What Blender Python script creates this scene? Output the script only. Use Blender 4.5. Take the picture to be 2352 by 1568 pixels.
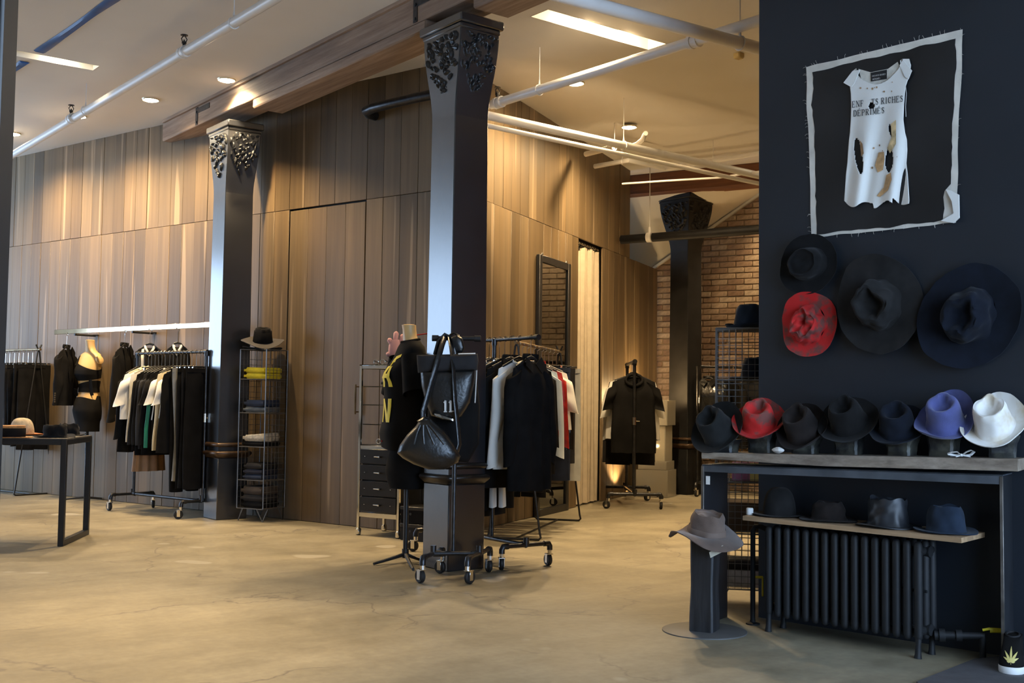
import bpy, bmesh, math, random
import numpy as np
from mathutils import Vector, Matrix, noise
random.seed(7)
for _o in list(bpy.data.objects): bpy.data.objects.remove(_o)
SC = bpy.context.scene
COL = SC.collection
PI = math.pi

# ------------------------------------------------------------------ camera
F, CX, CY, HOR, ROLL, HC = 2600., 1176., 784., 924., 0.013, 1.1
YAW = math.atan((1176 + 850) / F)
FX, FY = math.sin(YAW), math.cos(YAW)
PIT = math.atan((HOR - CY) / F)
fwd = np.array([FX*math.cos(PIT), FY*math.cos(PIT), math.sin(PIT)])
_r0 = np.array([FY, -FX, 0.]); _u0 = np.cross(_r0, fwd); _a = math.atan(ROLL)
rgt = _r0*math.cos(_a) + _u0*math.sin(_a); upv = -_r0*math.sin(_a) + _u0*math.cos(_a)
CAM = np.array([0, 0, HC])
cd = bpy.data.cameras.new('camera'); cam = bpy.data.objects.new('camera', cd); COL.objects.link(cam)
cd.sensor_width = 36; cd.sensor_fit = 'HORIZONTAL'; cd.lens = 36*F/2352; cd.clip_start = .05; cd.clip_end = 200
cam.matrix_world = Matrix(((rgt[0], upv[0], -fwd[0], 0), (rgt[1], upv[1], -fwd[1], 0), (rgt[2], upv[2], -fwd[2], HC), (0, 0, 0, 1)))
SC.camera = cam

# survey helpers: where the ray of a photo point meets a real plane of the room
def ray(px, py): return fwd + rgt*(px - CX)/F - upv*(py - CY)/F
def Z(px, py, z=0.):
    d = ray(px, py); return CAM + d*((z - HC)/d[2])
def AX(px, py, x):
    d = ray(px, py); return CAM + d*(x/d[0])
def AY(px, py, y):
    d = ray(px, py); return CAM + d*(y/d[1])
def V(px, py, p):
    f = np.array([FX, FY, 0]); d = ray(px, py); return CAM + d*(np.dot(np.array(p) - CAM, f)/np.dot(d, f))
def LN(px, py, p0, p1):
    p0 = np.array(p0, float); p1 = np.array(p1, float); n = np.array([-(p1-p0)[1], (p1-p0)[0], 0]); d = ray(px, py)
    return CAM + d*(np.dot(p0 - CAM, n)/np.dot(d, n))
# the black wall is turned a little from the column grid; bench and radiator have their own angles
W0 = Z(1742, 1417); WD = np.array([.156, -.9877, 0.]); WN = np.array([-.9877, -.156, 0.])
def AW(px, py, out): q = W0+WN*out; return LN(px, py, q, q+WD)
CAMROT = math.atan2(-FX, FY)      # z rotation of a frame whose +y points away from the camera

# ------------------------------------------------------------------ light, exposure
W = bpy.data.worlds.new('World'); SC.world = W; W.use_nodes = True
_bg = W.node_tree.nodes['Background']; _bg.inputs[0].default_value = (.50, .70, 1., 1); _bg.inputs[1].default_value = 9.0
SC.view_settings.view_transform = 'Standard'; SC.view_settings.look = 'None'
SC.view_settings.gamma = 1; SC.view_settings.use_curve_mapping = False
SC.view_settings.exposure = 0.3
SC.cycles.max_bounces = 6; SC.cycles.diffuse_bounces = 3; SC.cycles.glossy_bounces = 3; SC.cycles.transmission_bounces = 6
SC.cycles.caustics_reflective = False; SC.cycles.caustics_refractive = False; SC.cycles.sample_clamp_indirect = 8.; SC.cycles.use_adaptive_sampling = True; SC.cycles.adaptive_threshold = .03
SPOT_W = 172.          # watts of one ceiling downlight
WARM = (1., .72, .39)
# daylight: portals in the two glazed openings of the room (far left end, and the door behind the camera)
for _x, _y, _w, _h, _z, _rz in ((.5, 18.9, 1.6, 3.0, 2.0, PI), (3.0, -.9, 3.2, 3.0, 1.6, 0.), (-2.45, 16.0, 3.8, 3.0, 2.3, -PI/2)):
    _pd = bpy.data.lights.new('daylight_portal', 'AREA'); _pd.shape = 'RECTANGLE'; _pd.size = _w; _pd.size_y = _h; _pd.cycles.is_portal = True
    _po = bpy.data.objects.new('daylight_portal', _pd); COL.objects.link(_po); _po.location = (_x, _y, _z); _po.rotation_euler = (PI/2, 0, _rz)

# ------------------------------------------------------------------ materials
MATS = {}
def _nt(name):
    m = bpy.data.materials.new(name); m.use_nodes = True
    nt = m.node_tree; return m, nt, nt.nodes['Principled BSDF']
def _coord(nt, scale=(1, 1, 1), kind='Object'):
    tc = nt.nodes.new('ShaderNodeTexCoord'); mp = nt.nodes.new('ShaderNodeMapping')
    mp.inputs['Scale'].default_value = scale; nt.links.new(tc.outputs[kind], mp.inputs[0]); return mp.outputs[0]
def _noise(nt, vec, scale, detail=4, rough=.55):
    n = nt.nodes.new('ShaderNodeTexNoise'); n.inputs['Scale'].default_value = scale
    n.inputs['Detail'].default_value = detail; n.inputs['Roughness'].default_value = rough
    nt.links.new(vec, n.inputs['Vector']); return n.outputs['Fac']
def _ramp(nt, fac, stops):
    r = nt.nodes.new('ShaderNodeValToRGB'); e = r.color_ramp.elements
    e[0].position, e[0].color = stops[0][0], (*stops[0][1], 1); e[1].position, e[1].color = stops[-1][0], (*stops[-1][1], 1)
    for p, c in stops[1:-1]:
        k = e.new(p); k.color = (*c, 1)
    nt.links.new(fac, r.inputs[0]); return r.outputs[0]
def _mix(nt, fac, a, b, mode='MIX'):
    m = nt.nodes.new('ShaderNodeMix'); m.data_type = 'RGBA'; m.blend_type = mode
    for s, v in ((m.inputs[0], fac), (m.inputs[6], a), (m.inputs[7], b)):
        if isinstance(v, (int, float)): s.default_value = v
        elif isinstance(v, tuple): s.default_value = (*v, 1)
        else: nt.links.new(v, s)
    return m.outputs[2]
def _bump(nt, bsdf, h, strength=.3, dist=.01):
    b = nt.nodes.new('ShaderNodeBump'); b.inputs['Strength'].default_value = strength; b.inputs['Distance'].default_value = dist
    nt.links.new(h, b.inputs['Height']); nt.links.new(b.outputs[0], bsdf.inputs['Normal'])
def _math(nt, op, a, b=0.):
    m = nt.nodes.new('ShaderNodeMath'); m.operation = op
    for s, v in ((m.inputs[0], a), (m.inputs[1], b)):
        if isinstance(v, (int, float)): s.default_value = v
        else: nt.links.new(v, s)
    return m.outputs[0]
def mat(name, col, rough=.6, metal=0., var=.12, scale=8., bump=0., bscale=60., stretch=(1, 1, 1), sheen=0., coat=0., spec=.5):
    if name in MATS: return MATS[name]
    m, nt, b = _nt(name)
    v = _coord(nt, stretch); n = _noise(nt, v, scale, 2)
    lo = tuple(max(0, c*(1-var)) for c in col); hi = tuple(min(1, c*(1+var)) for c in col)
    nt.links.new(_ramp(nt, n, [(.3, lo), (.7, hi)]), b.inputs['Base Color'])
    b.inputs['Roughness'].default_value = rough; b.inputs['Metallic'].default_value = metal
    b.inputs['Specular IOR Level'].default_value = spec
    if sheen: b.inputs['Sheen Weight'].default_value = sheen; b.inputs['Sheen Roughness'].default_value = .5
    if coat: b.inputs['Coat Weight'].default_value = coat; b.inputs['Coat Roughness'].default_value = .22
    if bump and (sum(col) > .08 or name in ('black_leather', 'black_patent', 'black_cast_iron_paint')): _bump(nt, b, _noise(nt, v, bscale, 1), bump, .004)
    MATS[name] = m; return m
def emit(name, col, strength):
    if name in MATS: return MATS[name]
    m, nt, b = _nt(name)
    b.inputs['Base Color'].default_value = (*col, 1); b.inputs['Emission Color'].default_value = (*col, 1); b.inputs['Emission Strength'].default_value = strength
    MATS[name] = m; return m

def wood_planks():
    m, nt, b = _nt('smoked_oak_planks')
    oi = nt.nodes.new('ShaderNodeObjectInfo'); rnd = oi.outputs['Random']
    tc = nt.nodes.new('ShaderNodeTexCoord'); mp = nt.nodes.new('ShaderNodeMapping'); mp.inputs['Scale'].default_value = (1, 1, .035)
    nt.links.new(tc.outputs['Object'], mp.inputs[0])
    add = nt.nodes.new('ShaderNodeVectorMath'); add.operation = 'ADD'
    cmb = nt.nodes.new('ShaderNodeCombineXYZ')
    for i, k in enumerate((37., 61., 23.)): nt.links.new(_math(nt, 'MULTIPLY', rnd, k), cmb.inputs[i])
    nt.links.new(mp.outputs[0], add.inputs[0]); nt.links.new(cmb.outputs[0], add.inputs[1]); v = add.outputs[0]
    base = _ramp(nt, rnd, [(0., (.112, .077, .041)), (.3, (.150, .104, .056)), (.55, (.176, .123, .068)), (.8, (.160, .115, .066)), (1., (.205, .146, .084))])
    g1 = _noise(nt, v, 26, 4, .6); g2 = _noise(nt, v, 5, 2); g3 = _noise(nt, v, 90, 0)
    c = _mix(nt, 1., base, _ramp(nt, g1, [(.25, (.82, .81, .80)), (.75, (1.15, 1.14, 1.12))]), 'MULTIPLY')
    c = _mix(nt, 1., c, _ramp(nt, g2, [(.3, (.78, .79, .80)), (.7, (1.18, 1.15, 1.08))]), 'MULTIPLY')
    sap = _ramp(nt, _noise(nt, v, 11, 1), [(.66, (0, 0, 0)), (.70, (.55, .55, .55))])
    c = _mix(nt, sap, c, (.40, .29, .18))
    nt.links.new(c, b.inputs['Base Color'])
    b.inputs['Roughness'].default_value = .48; b.inputs['Specular IOR Level'].default_value = .4
    _bump(nt, b, g3, .12, .002)
    return m
def concrete():
    m, nt, b = _nt('worn_concrete')
    v = _coord(nt)
    n1 = _noise(nt, v, .55, 4, .62); n2 = _noise(nt, v, 3.2, 5, .65); n3 = _noise(nt, v, 22, 2, .6)
    c = _ramp(nt, n1, [(.3, (.175, .148, .098)), (.5, (.275, .238, .163)), (.7, (.37, .325, .232))])
    c = _mix(nt, 1., c, _ramp(nt, n2, [(.25, (.72, .71, .69)), (.5, (1, 1, 1)), (.78, (1.15, 1.14, 1.11))]), 'MULTIPLY')
    c = _mix(nt, 1., c, _ramp(nt, n3, [(.3, (.90, .90, .90)), (.7, (1.06, 1.06, 1.05))]), 'MULTIPLY')
    # streaks from trowelling
    vs = _coord(nt, (.5, 5, 1)); c = _mix(nt, 1., c, _ramp(nt, _noise(nt, vs, 1.3, 4), [(.3, (.9, .89, .88)), (.7, (1.07, 1.07, 1.07))]), 'MULTIPLY')
    # hairline cracks
    wv = nt.nodes.new('ShaderNodeVectorMath'); wv.operation = 'ADD'
    nz = nt.nodes.new('ShaderNodeTexNoise'); nz.inputs['Scale'].default_value = 2.2; nz.inputs['Detail'].default_value = 5; nt.links.new(v, nz.inputs['Vector'])
    sc_ = nt.nodes.new('ShaderNodeVectorMath'); sc_.operation = 'SCALE'; sc_.inputs['Scale'].default_value = .55; nt.links.new(nz.outputs['Color'], sc_.inputs[0])
    nt.links.new(v, wv.inputs[0]); nt.links.new(sc_.outputs[0], wv.inputs[1])
    vo = nt.nodes.new('ShaderNodeTexVoronoi'); vo.feature = 'DISTANCE_TO_EDGE'; vo.inputs['Scale'].default_value = .62; nt.links.new(wv.outputs[0], vo.inputs['Vector'])
    crack = _ramp(nt, vo.outputs['Distance'], [(.0, (1, 1, 1)), (.006, (0, 0, 0))])
    gate = _ramp(nt, _noise(nt, v, .9, 2), [(.42, (0, 0, 0)), (.52, (.8, .8, .8))])
    c = _mix(nt, _mix(nt, 1., crack, gate, 'MULTIPLY'), c, (.13, .11, .09))
    # old repair patches and stains
    sp = _ramp(nt, _noise(nt, v, 1.7, 1), [(.70, (0, 0, 0)), (.712, (.35, .35, .35))])
    c = _mix(nt, sp, c, (.56, .53, .46))
    st = _ramp(nt, _noise(nt, _coord(nt, (1.3, 1.3, 1)), 2.6, 2), [(.735, (0, 0, 0)), (.75, (.5, .5, .5))])
    c = _mix(nt, st, c, (.19, .16, .13))
    nt.links.new(c, b.inputs['Base Color'])
    nt.links.new(_math(nt, 'ADD', _math(nt, 'MULTIPLY', n2, .35), .36), b.inputs['Roughness'])
    _bump(nt, b, n3, .12, .004)
    return m
def brick_mat():
    m, nt, b = _nt('old_brick')
    oi = nt.nodes.new('ShaderNodeObjectInfo'); v = _coord(nt, kind='Generated'); 
    c = _ramp(nt, oi.outputs['Random'], [(0, (.25, .155, .10)), (.3, (.35, .235, .155)), (.7, (.41, .295, .20)), (1, (.47, .36, .26))])
    w = nt.nodes.new('ShaderNodeTexCoord')
    n = _noise(nt, _coord(nt), 30, 4)
    c = _mix(nt, 1., c, _ramp(nt, n, [(.25, (.65, .65, .65)), (.75, (1.25, 1.25, 1.25))]), 'MULTIPLY')
    nt.links.new(c, b.inputs['Base Color']); b.inputs['Roughness'].default_value = .9; _bump(nt, b, n, .5, .006)
    return m
def timber(name, cols, axis='y', scale=1., rough=.7):
    m, nt, b = _nt(name)
    st = {'x': (.06, 1, 1), 'y': (1, .06, 1), 'z': (1, 1, .06)}[axis]
    v = _coord(nt, tuple(s*scale for s in st)); g = _noise(nt, v, 24, 6, .65); big = _noise(nt, v, 5, 3)
    c = _ramp(nt, g, [(.3, cols[0]), (.55, cols[1]), (.75, cols[2])])
    c = _mix(nt, 1., c, _ramp(nt, big, [(.3, (.7, .68, .68)), (.7, (1.2, 1.18, 1.15))]), 'MULTIPLY')
    kn = _ramp(nt, _noise(nt, _coord(nt, tuple(min(1, s*4) for s in st)), 3.3, 1), [(.70, (0, 0, 0)), (.76, (.75, .75, .75))])
    c = _mix(nt, kn, c, tuple(x*.35 for x in cols[0]))
    nt.links.new(c, b.inputs['Base Color']); b.inputs['Roughness'].default_value = rough; _bump(nt, b, g, .35, .006)
    return m
def two_tone(name, c1, c2, scale, lo=.45, hi=.55, rough=.85, sheen=.04):
    m, nt, b = _nt(name)
    n = _noise(nt, _coord(nt), scale, 4, .6)
    nt.links.new(_ramp(nt, n, [(lo, c1), (hi, c2)]), b.inputs['Base Color']); b.inputs['Roughness'].default_value = rough
    b.inputs['Sheen Weight'].default_value = sheen
    _bump(nt, b, _noise(nt, _coord(nt), 150, 2), .2, .002)
    MATS[name] = m; return m
M_PLANK = wood_planks(); M_FLOOR = concrete(); M_BRICK = brick_mat()
M_BEAM = timber('rough_beam_timber', [(.22, .145, .10), (.36, .26, .19), (.46, .355, .275)], 'y')
M_BEAMB = timber('red_brown_beam_timber', [(.10, .036, .014), (.19, .075, .030), (.27, .12, .05)], 'x')
M_SLAB = timber('weathered_slab', [(.15, .115, .085), (.29, .235, .18), (.40, .345, .275)], 'y', 1.2)
M_SHELFW = timber('pale_plywood', [(.30, .19, .10), (.42, .28, .16), (.50, .35, .21)], 'y', 1.5)
M_CEIL = mat('ceiling_paint', (.84, .81, .76), .75, var=.03, scale=1.2, bump=.05, bscale=14)
M_SOFF = mat('soffit_paint', (.80, .76, .68), .75, var=.03, scale=1.2)
M_BLACKWALL = mat('black_wall_paint', (.0095, .0130, .0190), .55, var=.18, scale=1.6, bump=.08, bscale=30)
M_IRON = mat('black_cast_iron_paint', (.008, .009, .012), .30, var=.3, scale=5, bump=.16, bscale=18, spec=1., coat=1.)
M_BRONZE = mat('worn_bronze_paint', (.075, .045, .026), .33, .35, var=.4, scale=12)
M_PIPE = mat('dark_steel_pipe', (.055, .055, .058), .35, .85, var=.25, scale=20)
M_CHROME = mat('chrome', (.78, .77, .74), .12, 1., var=.03)
M_BRASSY = mat('warm_chrome', (.36, .27, .165), .36, 1., var=.4, scale=5)
M_IRONM = mat('matt_black_iron_paint', (.011, .011, .012), .6, var=.3, scale=6, bump=.15, bscale=20, spec=.3)
M_IRONR = mat('black_iron_relief', (.009, .010, .012), .38, var=.3, scale=6, spec=.6)
M_RAD = mat('matt_black_radiator_paint', (.011, .0115, .0125), .62, var=.2, bump=.15, bscale=60, spec=.35)
M_BRONZD = mat('blackened_bronze', (.022, .016, .012), .35, .25, var=.5, scale=9)
M_RAILM = mat('polished_rail_metal', (.44, .345, .22), .11, 1., var=.3, scale=4, bump=.12, bscale=3)
M_BLK = mat('black_powder_coat', (.012, .012, .013), .42, var=.1)
M_RUB = mat('black_rubber', (.010, .010, .010), .6, var=.1)
M_WHITEP = mat('white_pipe_paint', (.86, .84, .81), .35, var=.03)
M_BLUE = mat('blue_plastic', (.012, .085, .30), .45, var=.25, scale=6)
M_WHITE = mat('white_cotton', (.78, .76, .71), .9, var=.04, scale=5, bump=.1, bscale=120)
M_TAG = mat('white_card', (.74, .73, .70), .7, var=.02)
M_CREAM = mat('cream_jersey', (.70, .60, .40), .9, var=.06, scale=5)
M_BLKC = mat('black_cotton', (.0088, .0082, .0080), .9, var=.25, scale=6, bump=.15, bscale=110, spec=.12)
M_BLKW = mat('black_wool', (.0095, .009, .009), .95, var=.25, scale=9, bump=.3, bscale=160, spec=.08)
M_CHAR = mat('charcoal_cotton', (.024, .023, .024), .9, var=.25, scale=6, spec=.25)
M_GREYC = mat('grey_cotton', (.24, .24, .23), .9, var=.2, scale=8)
M_LTGREY = mat('pale_grey_denim', (.50, .51, .49), .9, var=.1, scale=8)
M_DENIM = mat('dark_denim', (.018, .028, .058), .85, var=.35, scale=9, bump=.2, bscale=150)
M_LEATH = mat('black_leather', (.010, .0095, .009), .33, var=.3, scale=9, bump=.35, bscale=55, spec=.6)
M_PATENT = mat('black_patent', (.008, .008, .008), .16, var=.2, bump=.5, bscale=28, spec=.8)
M_REDL = mat('red_leather', (.30, .014, .012), .38, var=.35, scale=14, bump=.3, bscale=40)
M_RED = mat('red_print', (.55, .012, .015), .7, var=.05)
M_ICE = mat('pale_blue_cotton', (.62, .70, .75), .85, var=.05)
M_GREEN = mat('green_satin', (.0, .17, .075), .5, var=.12)
M_TANP = mat('tan_pleats', (.34, .185, .085), .6, var=.12, scale=12)
M_YEL = mat('yellow_knit', (.72, .56, .02), .9, var=.15, scale=20, bump=.4, bscale=70)
M_YPRINT = mat('yellow_print', (.86, .66, .0), .6, var=.02)
M_SKIN = mat('mannequin_fibreglass', (.72, .47, .20), .42, var=.05)
M_GLASSD = mat('dark_mirror_glass', (.17, .175, .17), .03, 1., var=.02)
M_CURT = mat('linen_curtain', (.52, .43, .31), .9, var=.08, scale=12, bump=.15, bscale=90)
M_PINK = mat('pink_foam', (.66, .36, .36), .9, var=.05)
M_RAW = mat('raw_canvas', (.66, .61, .53), .9, var=.15, scale=9, bump=.3, bscale=120)
M_CANV = mat('black_canvas_paint', (.0095, .010, .0115), .48, var=.45, scale=3, bump=.1, bscale=40)
M_GOLD = mat('gold_thread', (.60, .50, .17), .5, var=.1)
M_YHAND = mat('yellow_vinyl', (.62, .50, .02), .5, var=.05)
M_STAIN = mat('ivory_scorch', (.36, .21, .10), .9, var=.4, scale=20)
M_STEELB = mat('blued_steel', (.085, .095, .11), .5, .4, var=.35, scale=7)
M_STONE = two_tone('mottled_block', (.012, .013, .014), (.085, .082, .062), 9, .42, .62, .5, 0)
M_DRAWER = mat('black_lacquer', (.014, .014, .016), .3, var=.1)
M_POSTW = timber('charred_post', [(.010, .010, .011), (.020, .020, .022), (.032, .033, .037)], 'z', 1.5, .5)
M_MATG = mat('grey_rubber_mat', (.085, .082, .088), .8, var=.15, scale=14, bump=.3, bscale=120)
M_PLATE = mat('grey_floor_plate', (.115, .112, .108), .6, .2, var=.1)
M_WIRE = mat('grey_wire', (.15, .145, .14), .4, .6, var=.2)

def _glass():
    m, nt, b = _nt('clear_acrylic'); b.inputs['Base Color'].default_value = (.95, .88, .72, 1)
    b.inputs['Transmission Weight'].default_value = .72; b.inputs['Roughness'].default_value = .25; b.inputs['IOR'].default_value = 1.35
    n = _noise(nt, _coord(nt), 6); _bump(nt, b, n, .15, .01); return m
M_ACRYL = _glass()

# ------------------------------------------------------------------ mesh building
class MB:
    def __init__(s): s.v = []; s.f = []
    def add(s, vs, fs):
        n = len(s.v); s.v += [tuple(float(c) for c in p) for p in vs]; s.f += [tuple(i + n for i in f) for f in fs]; return s
    def box(s, c, sz, ch=.004, rz=0., M=None):
        h = [x/2 for x in sz]; ch = min(ch, min(h)*.6); vs = []; idx = {}
        for sx in (-1, 1):
            for sy in (-1, 1):
                for sz_ in (-1, 1):
                    sg = (sx, sy, sz_)
                    for k in range(3):
                        p = [sg[i]*(h[i] if i == k else h[i]-ch) for i in range(3)]
                        idx[(sg, k)] = len(vs); vs.append(p)
        fs = []
        for k in range(3):
            a, b = [i for i in range(3) if i != k]
            for sg in (-1, 1):
                q = []
                for (u, w) in ((-1, -1), (1, -1), (1, 1), (-1, 1)):
                    t = [0, 0, 0]; t[k] = sg; t[a] = u; t[b] = w; q.append(idx[(tuple(t), k)])
                fs.append(q)
        for k in range(3):
            a, b = [i for i in range(3) if i != k]
            for u in (-1, 1):
                for w in (-1, 1):
                    t0 = [0]*3; t0[a] = u; t0[b] = w; t1 = list(t0); t0[k] = -1; t1[k] = 1; t0 = tuple(t0); t1 = tuple(t1)
                    fs.append([idx[(t0, a)], idx[(t1, a)], idx[(t1, b)], idx[(t0, b)]])
        for sx in (-1, 1):
            for sy in (-1, 1):
                for sz_ in (-1, 1):
                    sg = (sx, sy, sz_); fs.append([idx[(sg, 0)], idx[(sg, 1)], idx[(sg, 2)]])
        if M is None: M = Matrix.Rotation(rz, 3, 'Z')
        vs = [tuple(M @ Vector(p) + Vector(c)) for p in vs]
        return s.add(vs, fs)
    def tube(s, pts, r, n=8, closed=False, flat=None, caps=True):
        P = [Vector(tuple(float(c) for c in p)) for p in pts]; m = len(P)
        R = r if isinstance(r, (list, tuple)) else [r]*m
        T = []
        for i in range(m):
            a = P[i-1] if (i > 0 or closed) else P[i]; b = P[(i+1) % m] if (i < m-1 or closed) else P[i]
            t = b - a; T.append(t.normalized() if t.length > 1e-9 else Vector((0, 0, 1)))
        u = T[0].orthogonal().normalized()
        if flat is not None:
            u = Vector(flat); u = (u - T[0]*u.dot(T[0])).normalized()
        vs = []
        for i in range(m):
            u = u - T[i]*u.dot(T[i]); u = u.normalized() if u.length > 1e-6 else T[i].orthogonal().normalized()
            w = T[i].cross(u); ri = R[i]; ra, rb = ri if isinstance(ri, (tuple, list)) else (ri, ri)
            for k in range(n):
                a = 2*PI*k/n; vs.append(P[i] + u*(ra*math.cos(a)) + w*(rb*math.sin(a)))
        fs = []
        for i in range(m if closed else m-1):
            j = (i+1) % m
            for k in range(n): fs.append((i*n+k, i*n+(k+1) % n, j*n+(k+1) % n, j*n+k))
        if caps and not closed: fs.append(tuple(range(n-1, -1, -1))); fs.append(tuple((m-1)*n+k for k in range(n)))
        return s.add(vs, fs)
    def lathe(s, prof, n=24, c=(0, 0, 0), sx=1., sy=1.):
        vs = []; m = len(prof)
        for r, z in prof:
            for k in range(n):
                a = 2*PI*k/n; vs.append((c[0]+sx*r*math.cos(a), c[1]+sy*r*math.sin(a), c[2]+z))
        fs = [(i*n+k, i*n+(k+1) % n, (i+1)*n+(k+1) % n, (i+1)*n+k) for i in range(m-1) for k in range(n)]
        if prof[0][0] > 1e-5: fs.append(tuple(range(n)))
        if prof[-1][0] > 1e-5: fs.append(tuple((m-1)*n+k for k in range(n)))
        return s.add(vs, fs)
    def loft(s, rings, caps=True, closed=True):
        n = len(rings[0]); m = len(rings); vs = [p for r in rings for p in r]; kk = n if closed else n-1
        fs = [(i*n+k, i*n+(k+1) % n, (i+1)*n+(k+1) % n, (i+1)*n+k) for i in range(m-1) for k in range(kk)]
        if caps and closed: fs.append(tuple(range(n))); fs.append(tuple((m-1)*n+k for k in range(n)))
        return s.add(vs, fs)
    def prism(s, poly, vec):
        n = len(poly); q = [tuple(np.array(p, float)+np.array(vec, float)) for p in poly]
        fs = [tuple(range(n)), tuple(range(2*n-1, n-1, -1))] + [(i, (i+1) % n, n+(i+1) % n, n+i) for i in range(n)]
        return s.add(list(poly)+q, fs)
    def mesh(s, name, m, smooth=38, off=None):
        vs = s.v
        if off is not None: vs = [(p[0]-off[0], p[1]-off[1], p[2]-off[2]) for p in vs]
        me = bpy.data.meshes.new(name); me.from_pydata(vs, [], s.f)
        bm = bmesh.new(); bm.from_mesh(me); bmesh.ops.remove_doubles(bm, verts=bm.verts, dist=1e-6); bmesh.ops.recalc_face_normals(bm, faces=bm.faces); bm.to_mesh(me); bm.free()
        if m is not None: me.materials.append(m)
        if smooth: me.shade_smooth(); me.set_sharp_from_angle(angle=math.radians(smooth))
        return me
    def build(s, name, m, parent=None, smooth=38, off=None, label=None):
        o = bpy.data.objects.new(name, s.mesh(name, m, smooth, off)); COL.objects.link(o)
        if parent is not None: o.parent = parent
        if label: o['label'] = label
        return o
def tag(o, label, cat, group=None):
    o['label'] = label; o['category'] = cat
    if group: o['group'] = group
    return o
def struct(o, label=None, kind='structure'):
    o['kind'] = kind
    if label: o['label'] = label; 
    return o
def thing(name, label, cat, loc=(0, 0, 0), rz=0., group=None, M=None):
    o = bpy.data.objects.new(name, None); COL.objects.link(o); o.empty_display_size = .1
    if M is not None: o.matrix_world = M
    else: o.location = tuple(float(c) for c in loc); o.rotation_euler = (0, 0, rz)
    return tag(o, label, cat, group)
def link(name, me, parent=None, loc=None, rz=0.):
    o = bpy.data.objects.new(name, me); COL.objects.link(o)
    if parent is not None: o.parent = parent
    if loc is not None: o.location = loc
    o.rotation_euler = (0, 0, rz); return o
def nz(x, y=0., z=0.): return noise.noise(Vector((x, y, z)))
# ------------------------------------------------------------------ the setting
CEIL = 3.95
C0 = np.array([5.333, 7.655, 0.])                 # outer corner of the timber-clad core
LD = np.array([-.264, .9645, 0.]); LN_ = np.array([-.9645, -.264, 0.])   # left face: direction and outward normal
_ra = math.radians(28.5); RD = np.array([math.cos(_ra), math.sin(_ra), 0.]); RN = np.array([math.sin(_ra), -math.cos(_ra), 0.])
BW = 4.766                                        # plane of the black wall
def wall_pt(o, d, n, s, out, z): return o + d*s + n*out + np.array([0, 0, z])

fl = MB(); fl.add([(-4, -4, 0), (16, -4, 0), (16, 20, 0), (-4, 20, 0)], [(0, 1, 2, 3)]); fl.add([(-4, -4, -.2), (16, -4, -.2), (16, 20, -.2), (-4, 20, -.2)], [(3, 2, 1, 0)])
struct(fl.build('floor', M_FLOOR, smooth=0), 'worn beige concrete floor with hairline cracks')
T1 = (5.147, 6.36, 6.23, 6.428); T2 = (1.7, 3.083, 9.80, 9.97)     # light troughs x0,x1,y0,y1
ce = MB(); xs = [-4, T2[0], T2[1], T1[0], T1[1], 16]; ys = [-4, T1[2], T1[3], T2[2], T2[3], 20]
for i in range(5):
    for j in range(5):
        if (i == 3 and j == 1) or (i == 1 and j == 3): continue
        ce.add([(xs[i], ys[j], CEIL), (xs[i+1], ys[j], CEIL), (xs[i+1], ys[j+1], CEIL), (xs[i], ys[j+1], CEIL)], [(0, 1, 2, 3)])
ce.add([(-4, -4, CEIL+.25), (16, -4, CEIL+.25), (16, 20, CEIL+.25), (-4, 20, CEIL+.25)], [(0, 1, 2, 3)])
ceil_o = struct(ce.build('ceiling', M_CEIL, smooth=0), 'flat cream painted ceiling with recessed light troughs')
for (a, b, c, d) in (T1, T2):
    t = MB(); e = .012; h = .13
    t.box(((a+b)/2, (c+d)/2, CEIL+h+e/2), (b-a+2*e, d-c+2*e, e), .001)
    for x in (a-e/2, b+e/2): t.box((x, (c+d)/2, CEIL+h/2), (e, d-c+2*e, h), .001)
    for y in (c-e/2, d+e/2): t.box(((a+b)/2, y, CEIL+h/2), (b-a+2*e, e, h), .001)
    t.build('trough', M_CEIL, ceil_o)

# timber-clad core, plank by plank
PW = .2; SEAM = 2.872
def clad(name, label, d, n, nplank, skip=lambda s, row: False, zmax=lambda s: CEIL, s0=0., upper=None):
    bk = MB(); L = nplank*PW + s0
    up = upper or L
    bk.prism([tuple(C0 - n*.06), tuple(C0 - n*.06 + d*L), tuple(C0 - n*.12 + d*L), tuple(C0 - n*.12)], (0, 0, 2.86))
    bk.prism([tuple(C0 - n*.06 + np.array([0, 0, 2.86])), tuple(C0 - n*.06 + d*up + np.array([0, 0, 2.86])), tuple(C0 - n*.12 + d*up + np.array([0, 0, 2.86])), tuple(C0 - n*.12 + np.array([0, 0, 2.86]))], (0, 0, CEIL-2.86))
    root = struct(bk.build(name, M_BLK), label)
    rz = math.atan2(d[1], d[0]); cache = {}
    for i in range(nplank):
        s = s0 + (i+.5)*PW
        for row in (0, 1):
            if skip(s, row): continue
            off = .07 if row else 0.
            zz = (0.004, SEAM-.002) if row == 0 else (SEAM+.002, zmax(s))
            if zz[1]-zz[0] < .05: continue
            key = round(zz[1]-zz[0], 3)
            if key not in cache:
                b = MB(); b.box((0, 0, key/2), (PW-.003, .022, key), .0015); cache[key] = b.mesh('plank', M_PLANK)
            w = i
            out = -.011 + random.choice((0., 0., .0015, -.0015, .003))
            p = wall_pt(C0, d, n, s, out, zz[0]); link('plank', cache[key], root, tuple(p), rz)
    return root
DOOR = (1.0, 2.0)
wl = clad('wall_left', 'smoked oak plank wall running away to the left', LD, LN_, 46, lambda s, r: r == 0 and DOOR[0] < s < DOOR[1])
CURT = (3.05, 3.76)
wr = clad('wall_right', 'smoked oak plank wall facing right with mirror and curtain', RD, RN, 30, lambda s, r: (r == 0 and CURT[0] < s < CURT[1]) or (r == 1 and s > 4.8), upper=4.8)
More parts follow.
